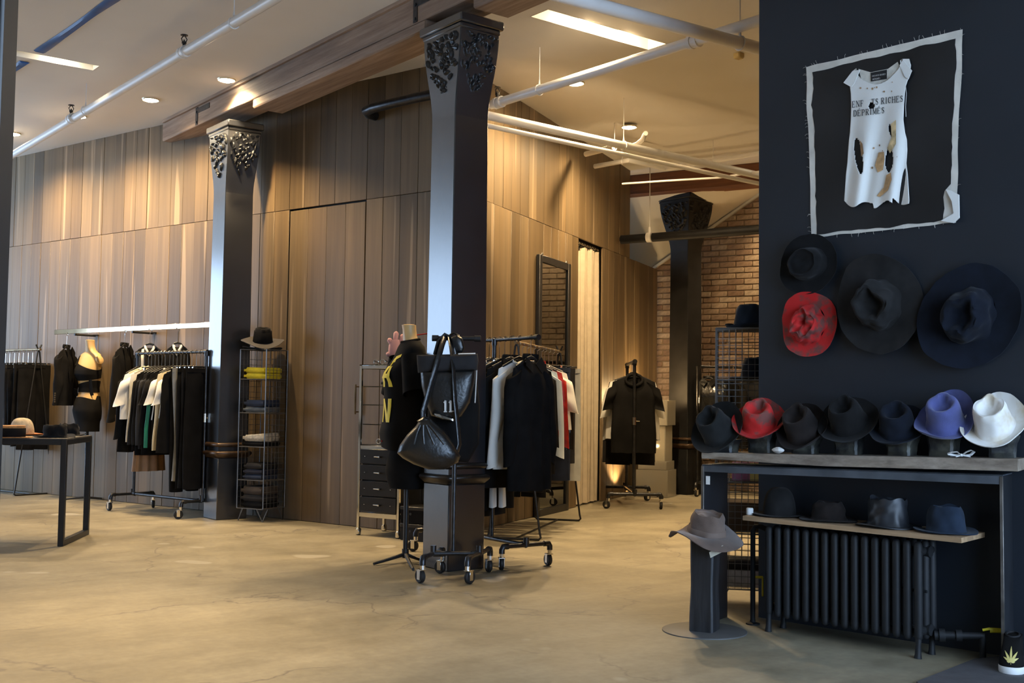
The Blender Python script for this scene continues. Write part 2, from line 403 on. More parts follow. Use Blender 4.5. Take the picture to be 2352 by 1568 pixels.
# the concealed plank door in the left face
dp = wall_pt(C0, LD, LN_, (DOOR[0]+DOOR[1])/2, -.03, 0)
dbk = MB(); dbk.box((0, 0, 1.43), (.985, .02, 2.85), .001)
dd = struct(dbk.build('door_1', M_BLK), 'concealed door clad in smoked oak planks'); dd.location = tuple(dp); dd.rotation_euler = (0, 0, math.atan2(LD[1], LD[0]))
dm = MB(); dm.box((0, 0, 1.43), (.24, .022, 2.852), .0015); dme = dm.mesh('plank', M_PLANK)
for k in range(4): link('plank', dme, dd, (-.364+.2425*k, .017, 0))
h = MB(); h.tube([(-.455, .075, .98), (-.455, .075, 1.24)], .009, 8); h.tube([(-.455, .03, 1.0), (-.455, .075, 1.0)], .006, 6); h.tube([(-.455, .03, 1.22), (-.455, .075, 1.22)], .006, 6)
h.build('pull_handle', M_BRASSY, dd)
st = MB(); st.box((.4965, .02, .27), (.006, .016, .54), .001); st.build('edge_strip', M_BRASSY, dd)
# flush seam boards are real gaps; the core needs a roof of its own only where the ceiling is, nothing else

# brick wall at the back, brick by brick
B0 = np.array([10.62, 11.15, 0.]); BD = np.array([.423, -.906, 0.]); BN = np.array([-.906, -.423, 0.])
brL = 9.2
bk = MB(); bk.prism([tuple(B0-BD*3), tuple(B0+BD*brL), tuple(B0+BD*brL-BN*.1), tuple(B0-BD*3-BN*.1)], (0, 0, CEIL))
M_MORT = mat('lime_mortar', (.36, .27, .18), .95, var=.2, scale=14)
wb = struct(bk.build('wall_back', M_MORT, smooth=0), 'old bare brick wall at the back of the shop')
bmesh_ = MB(); bmesh_.box((0, 0, 0), (.208, .03, .064), .004); bme = bmesh_.mesh('brick', M_BRICK)
brz = math.atan2(BD[1], BD[0]); cands = []
PB = .22; PC = .076
for c in range(int(CEIL/PC)):
    for i in range(int(brL/PB)):
        s = (i+.5+(c % 2)*.5)*PB; z = (c+.5)*PC
        if s > brL-.1: continue
        p = B0 + BD*s + BN*.002 + np.array([0, 0, z])
        v = p-CAM; u = CX + F*v.dot(rgt)/v.dot(fwd); w = CY - F*v.dot(upv)/v.dot(fwd)
        vis = 1500 < u < 1752 and 430 < w < 1010 and not (1552 < u < 1612) and (w > 600-(u-1505)*.7)
        cands.append((0 if vis else 1, s, z, p))
cands.sort(key=lambda t: (t[0], t[1]))
for q in cands[:300]:
    p = q[3] + BN*random.uniform(-.004, .004); o = link('brick', bme, wb, tuple(p), brz+random.uniform(-.01, .01))
rest = MB()
for q in cands[300:]:
    rest.box(tuple(q[3] + BN*random.uniform(-.004, .004)), (.208, .03, .064), .004, brz)
o = rest.build('bricks', M_BRICK, wb); o['kind'] = 'stuff'
# brick return hidden from the lens, closes the room on the right and shows in the mirror
M_BRICKF = None
def brick_plain():
    m, nt, b = _nt('brick_far'); tx = nt.nodes.new('ShaderNodeTexBrick')
    v = _coord(nt, (1, 1, 1)); 
    tx.inputs['Scale'].default_value = 4.6; tx.inputs['Color1'].default_value = (.24, .12, .07, 1); tx.inputs['Color2'].default_value = (.36, .22, .13, 1); tx.inputs['Mortar'].default_value = (.30, .22, .15, 1)
    mp = nt.nodes.new('ShaderNodeMapping'); mp.inputs['Rotation'].default_value = (PI/2, 0, 0); nt.links.new(v, mp.inputs[0]); nt.links.new(mp.outputs[0], tx.inputs['Vector'])
    nt.links.new(tx.outputs[0], b.inputs['Base Color']); b.inputs['Roughness'].default_value = .9; return m
rr = MB(); rr.box((10.0, 2.2, CEIL/2), (10.2, .2, CEIL), .001)
struct(rr.build('wall_side', brick_plain(), smooth=0), 'brick party wall behind the black wall, seen only in the mirror')
rr2 = MB(); rr2.box((15.0, 4.0, CEIL/2), (.2, 4, CEIL), .001); struct(rr2.build('wall_far', MATS['lime_mortar'], smooth=0), 'plastered end wall beyond the brick')

# the black accent wall
bwm = MB(); bwm.prism([tuple(W0), tuple(W0+WD*4.4), tuple(W0+WD*4.4-WN*.18), tuple(W0-WN*.18)], (0, 0, CEIL))
struct(bwm.build('wall_accent', M_BLACKWALL), 'matt blue black painted wall with canvas and hats')

# sloping white soffit of the stair over the brick wall
L0 = LN(1503, 612, B0, B0+BD); L1 = LN(1760, 432, B0, B0+BD)
dl = (L1-L0); A0 = L0 - dl*.45; A1 = L1 + dl*.12
N0, N1 = Z(1330, 462, 3.72), Z(1790, 414, 3.72); NN0 = N0; sf = MB(); gn = 10
def sfp(u, v, dz): return tuple((A0*(1-u)+A1*u)*(1-v)+(N0*(1-u)+N1*u)*v+np.array([0, 0, dz]))
for dz in (0, .1): sf.add([sfp(i/gn, j/gn, dz) for j in range(gn+1) for i in range(gn+1)], [(j*(gn+1)+i, j*(gn+1)+i+1, (j+1)*(gn+1)+i+1, (j+1)*(gn+1)+i) for j in range(gn) for i in range(gn)])
sfo = struct(sf.build('ceiling_soffit', M_SOFF, smooth=60), 'sloping cream soffit under the stair above the brick wall')
tr = MB(); q = np.array([0, 0, -.05]); tr.prism([tuple(A0+BN*.02+q), tuple(A0+BN*.07+q), tuple(A1+BN*.07+q), tuple(A1+BN*.02+q)], (0, 0, .035)); tr.build('soffit_trim', M_SOFF, sfo)

# dark metal door post next to the lens
pp = CAM + ray(-62, 700)*1.55; pb = MB()
pb.box((0, 0, CEIL/2), (.075, .05, CEIL), .004); pz = np.array([pp[0], pp[1], 0])
po = struct(pb.build('trim_1', mat('dark_bronze_frame', (.045, .042, .040), .4, .5, var=.1)), 'dark metal shopfront post at the left edge'); po.location = tuple(pz); po.rotation_euler = (0, 0, CAMROT)
pb2 = MB(); pb2.box((.018, -.027, CEIL/2), (.012, .006, CEIL), .001); pb2.build('highlight_line', mat('highlight_grey', (.16, .15, .15), .4, .4), po)  # lighter grey strip paints the highlight down the post

# plain walls behind and beside the camera, with the glazed openings the daylight comes through
M_PLAS = mat('plaster', (.55, .52, .47), .8, var=.04, scale=2)
def holed(name, label, y, x0, x1, hx0, hx1, hz0, hz1):
    m = MB(); t = .12
    for (a, b, c, d) in ((x0, hx0, 0, CEIL), (hx1, x1, 0, CEIL), (hx0, hx1, hz1, CEIL), (hx0, hx1, 0, hz0)):
        if b-a > .01 and d-c > .01: m.box(((a+b)/2, y, (c+d)/2), (b-a, t, d-c), .001)
    return struct(m.build(name, M_PLAS, smooth=0), label)
holed('wall_end', 'plaster wall with a shop window beyond the left edge of the picture', 19.0, -3.0, 6.0, -.3, 1.3, .5, 3.5)
holed('wall_rear', 'plaster wall with the glazed entrance behind the camera', -1.0, -3.0, 5.0, 1.4, 4.6, .0, 3.1)
m = MB()
for (y0, y1, z0, z1) in ((-1.1, 14.1, 0, CEIL), (17.9, 19.1, 0, CEIL), (14.1, 17.9, 0, .8), (14.1, 17.9, 3.85, CEIL)): m.box((-2.6, (y0+y1)/2, (z0+z1)/2), (.2, y1-y0, z1-z0), .001)
struct(m.build('wall_front', M_PLAS, smooth=0), 'plaster wall with a wide shop window beyond the left edge of the picture')

# beams
BX0, BX1 = 4.235, 4.53
b = MB(); b.box(((BX0+BX1)/2, 7.0, 3.845), (BX1-BX0, 8.7, .208), .008)
b.box(((BX0+BX1)/2, 7.83, 3.70), (BX1-BX0, 2.75, .082), .012); b.box(((BX0+BX1)/2, 4.4, 3.70), (BX1-BX0, 3.0, .082), .012)
bo = thing('timber_beam', 'rough grey brown timber beam resting on the two black iron columns', 'beam', (4.38, 7, 3.66))
b.build('beam_timber', M_BEAM, bo, off=(4.38, 7, 3.66))
b = MB(); b.box((BX0-.012, 7.0, 3.935), (.03, 8.6, .03), .002); b.build('top_board', M_BEAM, bo, off=(4.38, 7, 3.66))
for y in (10.45, 6.58):
    b = MB(); b.box((BX0-.003, y, 3.83), (.006, .05, .17), .001); b.box((BX0-.003, y-.16, 3.88), (.006, .28, .05), .001); b.build('iron_strap', M_PIPE, bo, off=(4.38, 7, 3.66))
    for zz in (3.77, 3.87):
        b = MB(); b.lathe([(0, .0), (.012, .0), (.012, .006), (0, .009)], 10); o = b.build('bolt', M_PIPE, bo); o.location = (BX0-.006-4.38, y-7, zz-3.66); o.rotation_euler = (0, -PI/2, 0)
q0 = Z(1425, 450, 3.70); q1 = Z(1765, 419, 3.70); dv = (q1-q0); dv[2] = 0; ln = np.linalg.norm(dv[:2]); dv /= ln
mid = (q0+q1)/2; rz = math.atan2(dv[1], dv[0]); nrm = np.array([-dv[1], dv[0], 0])
bb = MB(); bb.box((0, .15, .125), (ln+1.6, .30, .25), .01); bo = bb.build('back_beam', M_BEAMB); bo.location = (mid[0], mid[1], 3.70); bo.rotation_euler = (0, 0, rz)
tag(bo, 'dark red brown timber beam over the far column', 'beam')

# ------------------------------------------------------------------ iron columns
def column(label, cx, cy, capw=(.36, .50), top=3.66, w=.28, rz=0., brz_=None, M_IRON=M_IRON):
    brz_ = brz_ or M_BRONZE
    c = thing('iron_column', label, 'column', (cx, cy, 0), rz, 'black cast iron columns')
    hw = w/2
    m = MB(); m.box((0, 0, .28), (w+.015, w+.015, .56), .006); m.build('base_block', M_IRON, c)
    def ringbox(z0, prof, name, mt):
        m = MB(); rings = []
        for e, z in prof:
            a = hw+e; ch = .02; rings.append([(a-ch, -a, z0+z), (a, -a+ch, z0+z), (a, a-ch, z0+z), (a-ch, a, z0+z), (-a+ch, a, z0+z), (-a, a-ch, z0+z), (-a, -a+ch, z0+z), (-a+ch, -a, z0+z)])
        m.loft(rings); m.build(name, mt, c, smooth=60)
    ringbox(.56, [(.010, 0), (.024, .015), (.036, .03), (.040, .042), (.036, .055), (.02, .064)], 'lower_moulding', brz_)
    ringbox(.66, [(.014, 0), (.024, .010), (.028, .02), (.022, .032), (.010, .04)], 'upper_moulding', brz_)
    m = MB(); rings = []
    for t in range(13):
        z = .62+t/12*(3.02-.62); a = hw*(1.06-.08*(t/12)); ch = .006
        rings.append([(a-ch, -a, z), (a, -a+ch, z), (a, a-ch, z), (a-ch, a, z), (-a+ch, a, z), (-a, a-ch, z), (-a, -a+ch, z), (-a+ch, -a, z)])
    m.loft(rings); m.build('shaft', M_IRON, c, smooth=30)
    # bell capital
    m = MB(); rings = []; a0 = hw*.98; cwx, cwy = capw[0]/2-.02, capw[1]/2-.03
    def bell(t):
        e = t*t*(3-2*t); e = e**.9; return a0+(cwx-a0)*e, a0+(cwy-a0)*e
    for t in range(15):
        ax, ay = bell(t/14); z = 3.0+t/14*(top-.085-3.0); ch = .006
        rings.append([(ax-ch, -ay, z), (ax, -ay+ch, z), (ax, ay-ch, z), (ax-ch, ay, z), (-ax+ch, ay, z), (-ax, ay-ch, z), (-ax, -ay+ch, z), (-ax+ch, -ay, z)])
    m.loft(rings); cap = m.build('capital', M_IRON, c, smooth=30)
    # acanthus relief on two faces
    for face in (0, 1):
        g = MB(); nu, nv = 60, 64; vs = []; rd = random.Random(int(face*9+cx*10))
        lobes = [(rd.uniform(-.85, .85), rd.uniform(.28, .97), rd.uniform(.032, .075), rd.uniform(0, PI)) for _ in range(95)]
        for j in range(nv):
            t = .22+.76*j/(nv-1)
            ax, ay = bell(t); z = 3.0+t*(top-.085-3.0)
            for i in range(nu):
                u = -1+2*i/(nu-1); d = -.004
                for (lu, lt, lr, la) in lobes:
                    lu2 = lu
                    du = (u-lu2)*.2; dt = (t-lt)*.55; r1 = du*math.cos(la)+dt*math.sin(la); r2 = -du*math.sin(la)+dt*math.cos(la)
                    k = (r1/(lr*.42))**2+(r2/(lr*.2))**2
                    if k < 1: d = max(d, .022*math.sqrt(1-k))
                vee = t-(.25+.38*abs(u))            # pointed lower outline of the leaves
                if vee < 0: d = -.004
                if abs(u) > .97 or t > .965: d = -.004
                if face == 0: vs.append((-ax-d, u*ay, z))
                else: vs.append((u*ax, -ay-d, z))
        g.add(vs, [(j*nu+i, j*nu+i+1, (j+1)*nu+i+1, (j+1)*nu+i) for j in range(nv-1) for i in range(nu-1)])
        g.build('acanthus_relief', M_IRONR if M_IRON is not M_IRONM else M_IRONM, cap, smooth=70)
    m = MB(); m.box((0, 0, top-.03), (capw[0], capw[1], .06), .008); m.box((0, 0, top-.075), (capw[0]-.03, capw[1]-.04, .035), .008); m.build('abacus', M_IRON, c)
    return c
column('square black iron column nearest the lens, between bag stand and rolling racks', 4.378, 6.225, brz_=M_BRONZD)
column('square black iron column beside the wire tower with folded yellow knits', 4.40, 9.93)
fc = (Z(1604, 1137)+Z(1541, 1134))/2
column('far square black iron column standing before the brick wall', fc[0]+.1, fc[1]+.09, (.52, .52), 3.70, rz=.1, M_IRON=M_IRONM)
# ------------------------------------------------------------------ ceiling services
def pipe_thing(label, pts, r, name='sprinkler_pipe', mt=None, couplings=(), hangers=(), heads=(), drops=()):
    p0 = np.array(pts[0], float); c = thing(name, label, 'pipe', p0)
    m = MB(); m.tube([np.array(p)-p0 for p in pts], r, 14); m.build('pipe', mt or M_WHITEP, c)
    d = np.array(pts[-1], float)-p0; d /= np.linalg.norm(d)
    for q in couplings:
        q = np.array(q)-p0; m = MB(); m.tube([q-d*.045, q-d*.045, q-d*.012, q-d*.012, q+d*.012, q+d*.012, q+d*.045, q+d*.045], [r, r*1.28, r*1.28, r*1.18, r*1.18, r*1.28, r*1.28, r], 14); m.build('coupling', mt or M_WHITEP, c)
    for q in hangers:
        q = np.array(q)-p0; top = CEIL-p0[2]
        m = MB(); n = np.cross(d, (0, 0, 1)); R = r*1.1
        pts_ = [q+n*R*math.cos(a)+np.array([0, 0, R*math.sin(a)]) for a in np.linspace(-PI-.5, .5, 14)]
        pts_ = [q+np.array([0, 0, r*2.2])] + [q+n*R*math.cos(a)+np.array([0, 0, R*math.sin(a)]) for a in np.linspace(.45*PI, -1.45*PI, 16)] + [q+np.array([0, 0, r*2.2])]
        m.tube(pts_, .005, 6); h_ = m.build('hanger', mt or M_WHITEP, c)
        m = MB(); m.tube([q+np.array([0, 0, r*2.1]), np.array([q[0], q[1], top])], .004, 6); m.build('rod', M_WHITEP, h_)
    for q in heads:
        q = np.array(q)-p0+np.array([0, 0, r]); m = MB()
        m.lathe([(.012, 0), (.012, .03), (.018, .03), (.018, .045), (.006, .045), (.006, .06)], 10, tuple(q))
        for s in (-1, 1): m.tube([q+np.array([.012*s, 0, .04]), q+np.array([.022*s, 0, .065]), q+np.array([.004*s, 0, .092])], .004, 5)
        m.lathe([(0, .09), (.028, .092), (.028, .097), (0, .10)], 12, tuple(q)); m.build('sprinkler_head', M_BLK, c)
    return c
ca = Z(412, 118, 3.70); cb = Z(150, 270, 3.70)
pipe_thing('white sprinkler pipe crossing the ceiling above the left racks', [(3.16, 13.9, 3.70), (3.21, 5.4, 3.70)], .036,
           couplings=[(3.19, ca[1], 3.7), (3.165, cb[1], 3.7)], heads=[(3.19, ca[1], 3.7), (3.165, cb[1]+.02, 3.7)], hangers=[(3.2, Z(533, 52, 3.7)[1], 3.7), (3.17, Z(176, 250, 3.7)[1], 3.7)])
pipe_thing('thick white sprinkler main crossing the upper right corner in front', [(3.9, 5.03, 3.5), (7.0, 4.845, 3.5)], .043, hangers=[(5.72, 4.92, 3.5)])
pipe_thing('white sprinkler branch pipe running from near the column towards the accent wall', [(5.63, 7.55, 3.6), (5.71, 4.2, 3.6)], .038,
           couplings=[(5.632, 7.45, 3.6), (5.69, Z(1600, 97, 3.6)[1], 3.6)], heads=[(5.632, 7.47, 3.6)], hangers=[(5.65, Z(1231, 205, 3.6)[1], 3.6)])
pipe_thing('white pipe, upper of the long pair running right from behind the near column', [(5.3, 7.53, 3.5), (9.6, 7.68, 3.5)], .038, hangers=[(Z(1430, 335, 3.5)[0], 7.6, 3.5)])
pipe_thing('thin white pipe, lower of the long pair running right from behind the near column', [(5.3, 7.60, 3.435), (9.6, 7.76, 3.44)], .022)
def at(l, z): return [tuple(Z(px, py, z)) for px, py in l]
pipe_thing('short white conduit stub by the top of the plank wall', at([(1345, 354), (1409, 338)], 3.7), .028, 'conduit', hangers=[tuple(Z(1411, 338, 3.7))])
pipe_thing('white conduit zigzagging in front of the far beam', at([(1366, 382), (1444, 368), (1529, 388), (1745, 352)], 3.72), .026, 'conduit', hangers=[tuple(Z(1429, 371, 3.72)), tuple(Z(1638, 370, 3.72))])
pipe_thing('short curved white flexible tube poking from the ceiling pipes', at([(1450, 336), (1464, 331), (1476, 320), (1483, 306)], 3.6), .022, 'flexible_tube')
pipe_thing('thin white cable slung along the far beam', at([(1429, 422), (1530, 415), (1650, 408), (1745, 394)], 3.5), .011, 'cable')
a = Z(1420, 551, 3.05); b_ = Z(1770, 525, 3.05); dq = (b_-a)/np.linalg.norm(b_-a)
c = pipe_thing('big black horizontal pipe slung before the far column', [tuple(a), tuple(b_)], .052, 'drain_pipe', M_IRONM)
hp = Z(1492, 545, 3.05)
m = MB(); m.tube([hp-dq*.03, hp+dq*.03], .058, 14); m.tube([hp+np.array([0, 0, .05]), hp+np.array([0, 0, .12])], .018, 8); h_ = m.build('pipe_clip', M_WHITEP, c, off=tuple(a))
m = MB(); m.tube([hp+np.array([0, 0, .1]), hp+np.array([0, 0, .88])], .006, 6); m.build('rod', M_WHITEP, h_, off=tuple(a))
# blue flat duct hose on the ceiling, split by the trough
for k, (y0, y1, lab) in enumerate(((7.2, 9.70, 'long blue flat hose crossing the ceiling top left'), (10.08, 11.2, 'short blue flat hose end beyond the ceiling light slot'))):
    rings = []
    for i in range(21):
        y = y0+(y1-y0)*i/20; x = 2.665-.043*(y-7.2)+.006*math.sin(y*2.1); w = .040+.008*math.sin(y*3.3+1); dz = .004+.004*math.sin(y*4.4)
        rings.append([(x-w, y, CEIL-.004), (x-w*.6, y, CEIL-dz-.012), (x+w*.6, y, CEIL-dz-.014), (x+w, y, CEIL-.004)])
    m = MB(); m.loft(rings); tag(m.build('blue_hose', M_BLUE), lab, 'hose', 'blue hose on the ceiling')
# small ceiling things: a yellowed box near the accent wall
m = MB(); q = Z(1697, 128, 3.93); m.box(tuple(q), (.07, .07, .05), .01); tag(m.build('ceiling_sensor', mat('yellowed_plastic', (.55, .42, .18), .5)), 'small yellowed sensor box on the ceiling by the accent wall', 'sensor')
# black curved grab rail high on the plank wall behind the near column
pts = [wall_pt(C0, LD, LN_, s, o, z) for s, o, z in ((.90, .015, 3.60), (.90, .10, 3.60), (.86, .17, 3.605), (.75, .20, 3.61), (.5, .21, 3.615), (.25, .21, 3.62), (.02, .21, 3.62), (-.12, .2, 3.62), (-.16, .10, 3.62))]
m = MB(); m.tube(pts, .042, 12); tag(m.build('curved_wall_pipe', M_PIPE), 'dark curved pipe stub high on the plank wall behind the column', 'pipe')

# downlights
M_LENS = emit('lamp_lens', (1., .88, .62), 40.)
M_RING = mat('lamp_trim', (.80, .70, .50), .3, .6, var=.03)
def downlight(label, x, y, energy=1., z=CEIL, r=.075, tilt=None, cone=104, drop=.0, bulb=0.):
    c = thing('ceiling_downlight', label, 'lamp', (x, y, z-drop), 0, 'recessed warm downlights')
    m = MB(); m.lathe([(r*.93, -.006), (r*1.0, -.012), (r*1.06, -.008), (r*1.10, .0), (r*.93, .0)], 28); m.build('trim_ring', M_RING, c)
    m = MB(); m.lathe([(0, -.026), (r*.5, -.022), (r*.94, -.010)], 24); m.build('lens', M_LENS, c)
    ld = bpy.data.lights.new('lamp', 'SPOT'); ld.energy = SPOT_W*energy; ld.color = WARM; ld.spot_size = math.radians(cone); ld.spot_blend = .9; ld.shadow_soft_size = .045
    lo = bpy.data.objects.new('lamp', ld); COL.objects.link(lo); lo.parent = c; lo.location = (0, 0, -.05)
    if bulb:
        bd = bpy.data.lights.new('bulb', 'POINT'); bd.energy = bulb; bd.color = WARM; bd.shadow_soft_size = .03; bo_ = bpy.data.objects.new('bulb', bd); COL.objects.link(bo_); bo_.parent = c; bo_.location = (0, 0, -.045)
    if tilt: lo.rotation_euler = tilt
    return c
downlight('recessed downlight nearest the timber beam, left of it', 4.10, 9.465, 1.5, cone=150)
downlight('recessed downlight second from the timber beam', 3.822, 10.578, 1.5, cone=150)
downlight('recessed downlight behind the white sprinkler pipe, third from the beam', 3.488, 11.694, 1.5, cone=150)
downlight('recessed downlight at the far left edge of the ceiling', 3.179, 12.951, 1.5, cone=150)
downlight('recessed downlight below the middle white sprinkler branch pipe', 6.536, 7.516, 1.7, cone=166)
downlight('recessed downlight with dropped lens near the plank wall and conduit', 7.923, 8.273, 1.5, cone=166, drop=.03)
downlight('left of two lamps inside the ceiling light slot', 5.586, 6.285, .8, z=CEIL+.06, bulb=14)
downlight('right of two lamps inside the ceiling light slot', 5.999, 6.285, .8, z=CEIL+.06, bulb=14)
downlight('lamp inside the light slot crossed by the blue hose', 2.80, 9.885, .6, z=CEIL+.12)
# unseen downlights added for their light, the first over a bright floor pool
for i, (x, y, e) in enumerate(((1.45, 5.2, 3.6), (1.3, 8.4, .4), (9.4, 6.0, .8), (9.6, 7.3, .8), (11.2, 8.9, .8), (7.6, 6.2, .6))):
    downlight('unseen downlight added outside the picture, number %s' % ('one', 'two', 'three', 'four', 'five', 'six')[i], x, y, e, cone=(60 if i == 0 else 104))
# ------------------------------------------------------------------ racks
def caster(root, p, zt, off, big=.042):
    x, y = p[0], p[1]; a = random.uniform(0, PI); ca_, sa = math.cos(a), math.sin(a)
    m = MB(); m.tube([(x, y, zt), (x, y, zt-.03)], .016, 8); 
    for s in (-1, 1): m.box((x+ca_*.018+sa*.017*s, y+sa*.018-ca_*.017*s, big+.012), (.03, .004, big*1.5), .001, a)
    m.box((x+ca_*.012, y+sa*.012, big*1.95), (.05, .042, .006), .001, a)
    f = m.build('caster', M_CHROME, root, off=off)
    m = MB(); ax = np.array([sa, -ca_, 0]); cc = np.array([x+ca_*.022, y+sa*.022, big+.001])
    m.tube([cc-ax*.014, cc-ax*.014, cc-ax*.008, cc+ax*.008, cc+ax*.014, cc+ax*.014], [.004, big*.86, big, big, big*.86, .004], 20); m.build('wheel', M_RUB, f, off=off)
def rolling_rack(label, endbars, posts, rail, zb=.155, r=.0145, extra=()):
    allw = [w for e in endbars for w in e]; cx = sum(w[0] for w in allw)/len(allw); cy = sum(w[1] for w in allw)/len(allw); off = (cx, cy, 0)
    c = thing('rolling_rack', label, 'clothes rack', off)
    mids = []
    for (a, b) in endbars:
        a = np.array([a[0], a[1], zb]); b = np.array([b[0], b[1], zb]); d = (b-a)/np.linalg.norm(b-a)
        m = MB(); z1 = np.array([0, 0, -.045]); m.tube([a+z1, a+z1*.4, a+d*.012-np.array([0, 0, .004]), a+d*.03, b-d*.03, b-d*.012-np.array([0, 0, .004]), b+z1*.4, b+z1], r, 10); e_ = m.build('end_bar', M_PIPE, c, off=off)
        for p_ in (a, b):
            m = MB(); s = 1 if p_ is a else -1; m.tube([p_+z1, p_+z1*.45, p_+d*s*.012, p_+d*s*.03, p_+d*s*.05], r*1.35, 10); m.build('elbow', M_PIPE, e_, off=off)
            caster(c, p_, zb-.04, off)
        mids.append((a+b)/2)
    if len(mids) > 1:
        m = MB(); m.tube([mids[0], mids[1]], r, 10); m.build('base_bar', M_PIPE, c, off=off)
        for q in mids:
            m = MB(); d = (mids[1]-mids[0])/np.linalg.norm(mids[1]-mids[0]); s = 1 if q is mids[0] else -1; m.tube([q, q+d*s*.05], r*1.4, 10); m.tube([q-np.array([0, 0, .01]), q+np.array([0, 0, .05])], r*1.4, 10); m.build('tee', M_PIPE, c, off=off)
    for (x, y) in posts:
        m = MB(); m.tube([(x, y, zb), (x, y, rail[0][2])], r, 10); p_ = m.build('upright', M_PIPE, c, off=off)
        m = MB(); m.tube([(x, y, .88), (x, y, .96)], r*1.35, 10); m.tube([(x, y, .92), (x+.05, y-.03, .92)], .006, 6); m.build('clamp', M_CHROME, p_, off=off)
        m = MB(); m.tube([(x, y, rail[0][2]-.04), (x, y, rail[0][2]+.006)], r*1.35, 10); m.build('elbow', M_PIPE, p_, off=off)
    if rail[1] is not None:
        m = MB(); m.tube([rail[0], rail[1]], r, 10); m.build('rail', M_PIPE, c, off=off)
        for e in (0, 1):
            d = np.array(rail[1-e])-np.array(rail[e]); d /= np.linalg.norm(d); m = MB(); m.tube([np.array(rail[e])-d*.012, np.array(rail[e])+d*.028], r*1.4, 10); m.build('end_cap', M_PIPE, c, off=off)
    return c
# ------------------------------------------------------------------ garments; local frame: hook at origin, rail along y, hangs down
HK = .045          # extra drop of the hook
def hanger(root, hw, mt, clip=False, zt=-.095, drop=.06, hook=M_CHROME):
    m = MB()
    if not clip:
        m.tube([(-hw, 0, zt-drop), (-hw*.55, 0, zt-drop*.45), (-.03, 0, zt), (0, 0, zt+.008), (.03, 0, zt), (hw*.55, 0, zt-drop*.45), (hw, 0, zt-drop)], [(.010, .006)]*3+[(.012, .007)]+[(.010, .006)]*3, 8, flat=(0, 0, 1))
    else:
        m.box((0, 0, zt), (hw*2, .012, .012), .003)
    h_ = m.build('hanger', mt, root)
    m = MB(); pts = [(0, 0, zt), (0, 0, HK-.035)] + [(.019*math.sin(a), 0, HK-.019*math.cos(a)) for a in np.linspace(0, 1.45*PI, 12)]
    m.tube(pts, .003, 6); m.build('hook', hook, h_)
    if clip:
        for s in (-1, 1):
            m = MB(); m.box((s*hw*.7, 0, zt-.012), (.02, .02, .035), .003); m.build('clip', M_CHROME, h_)
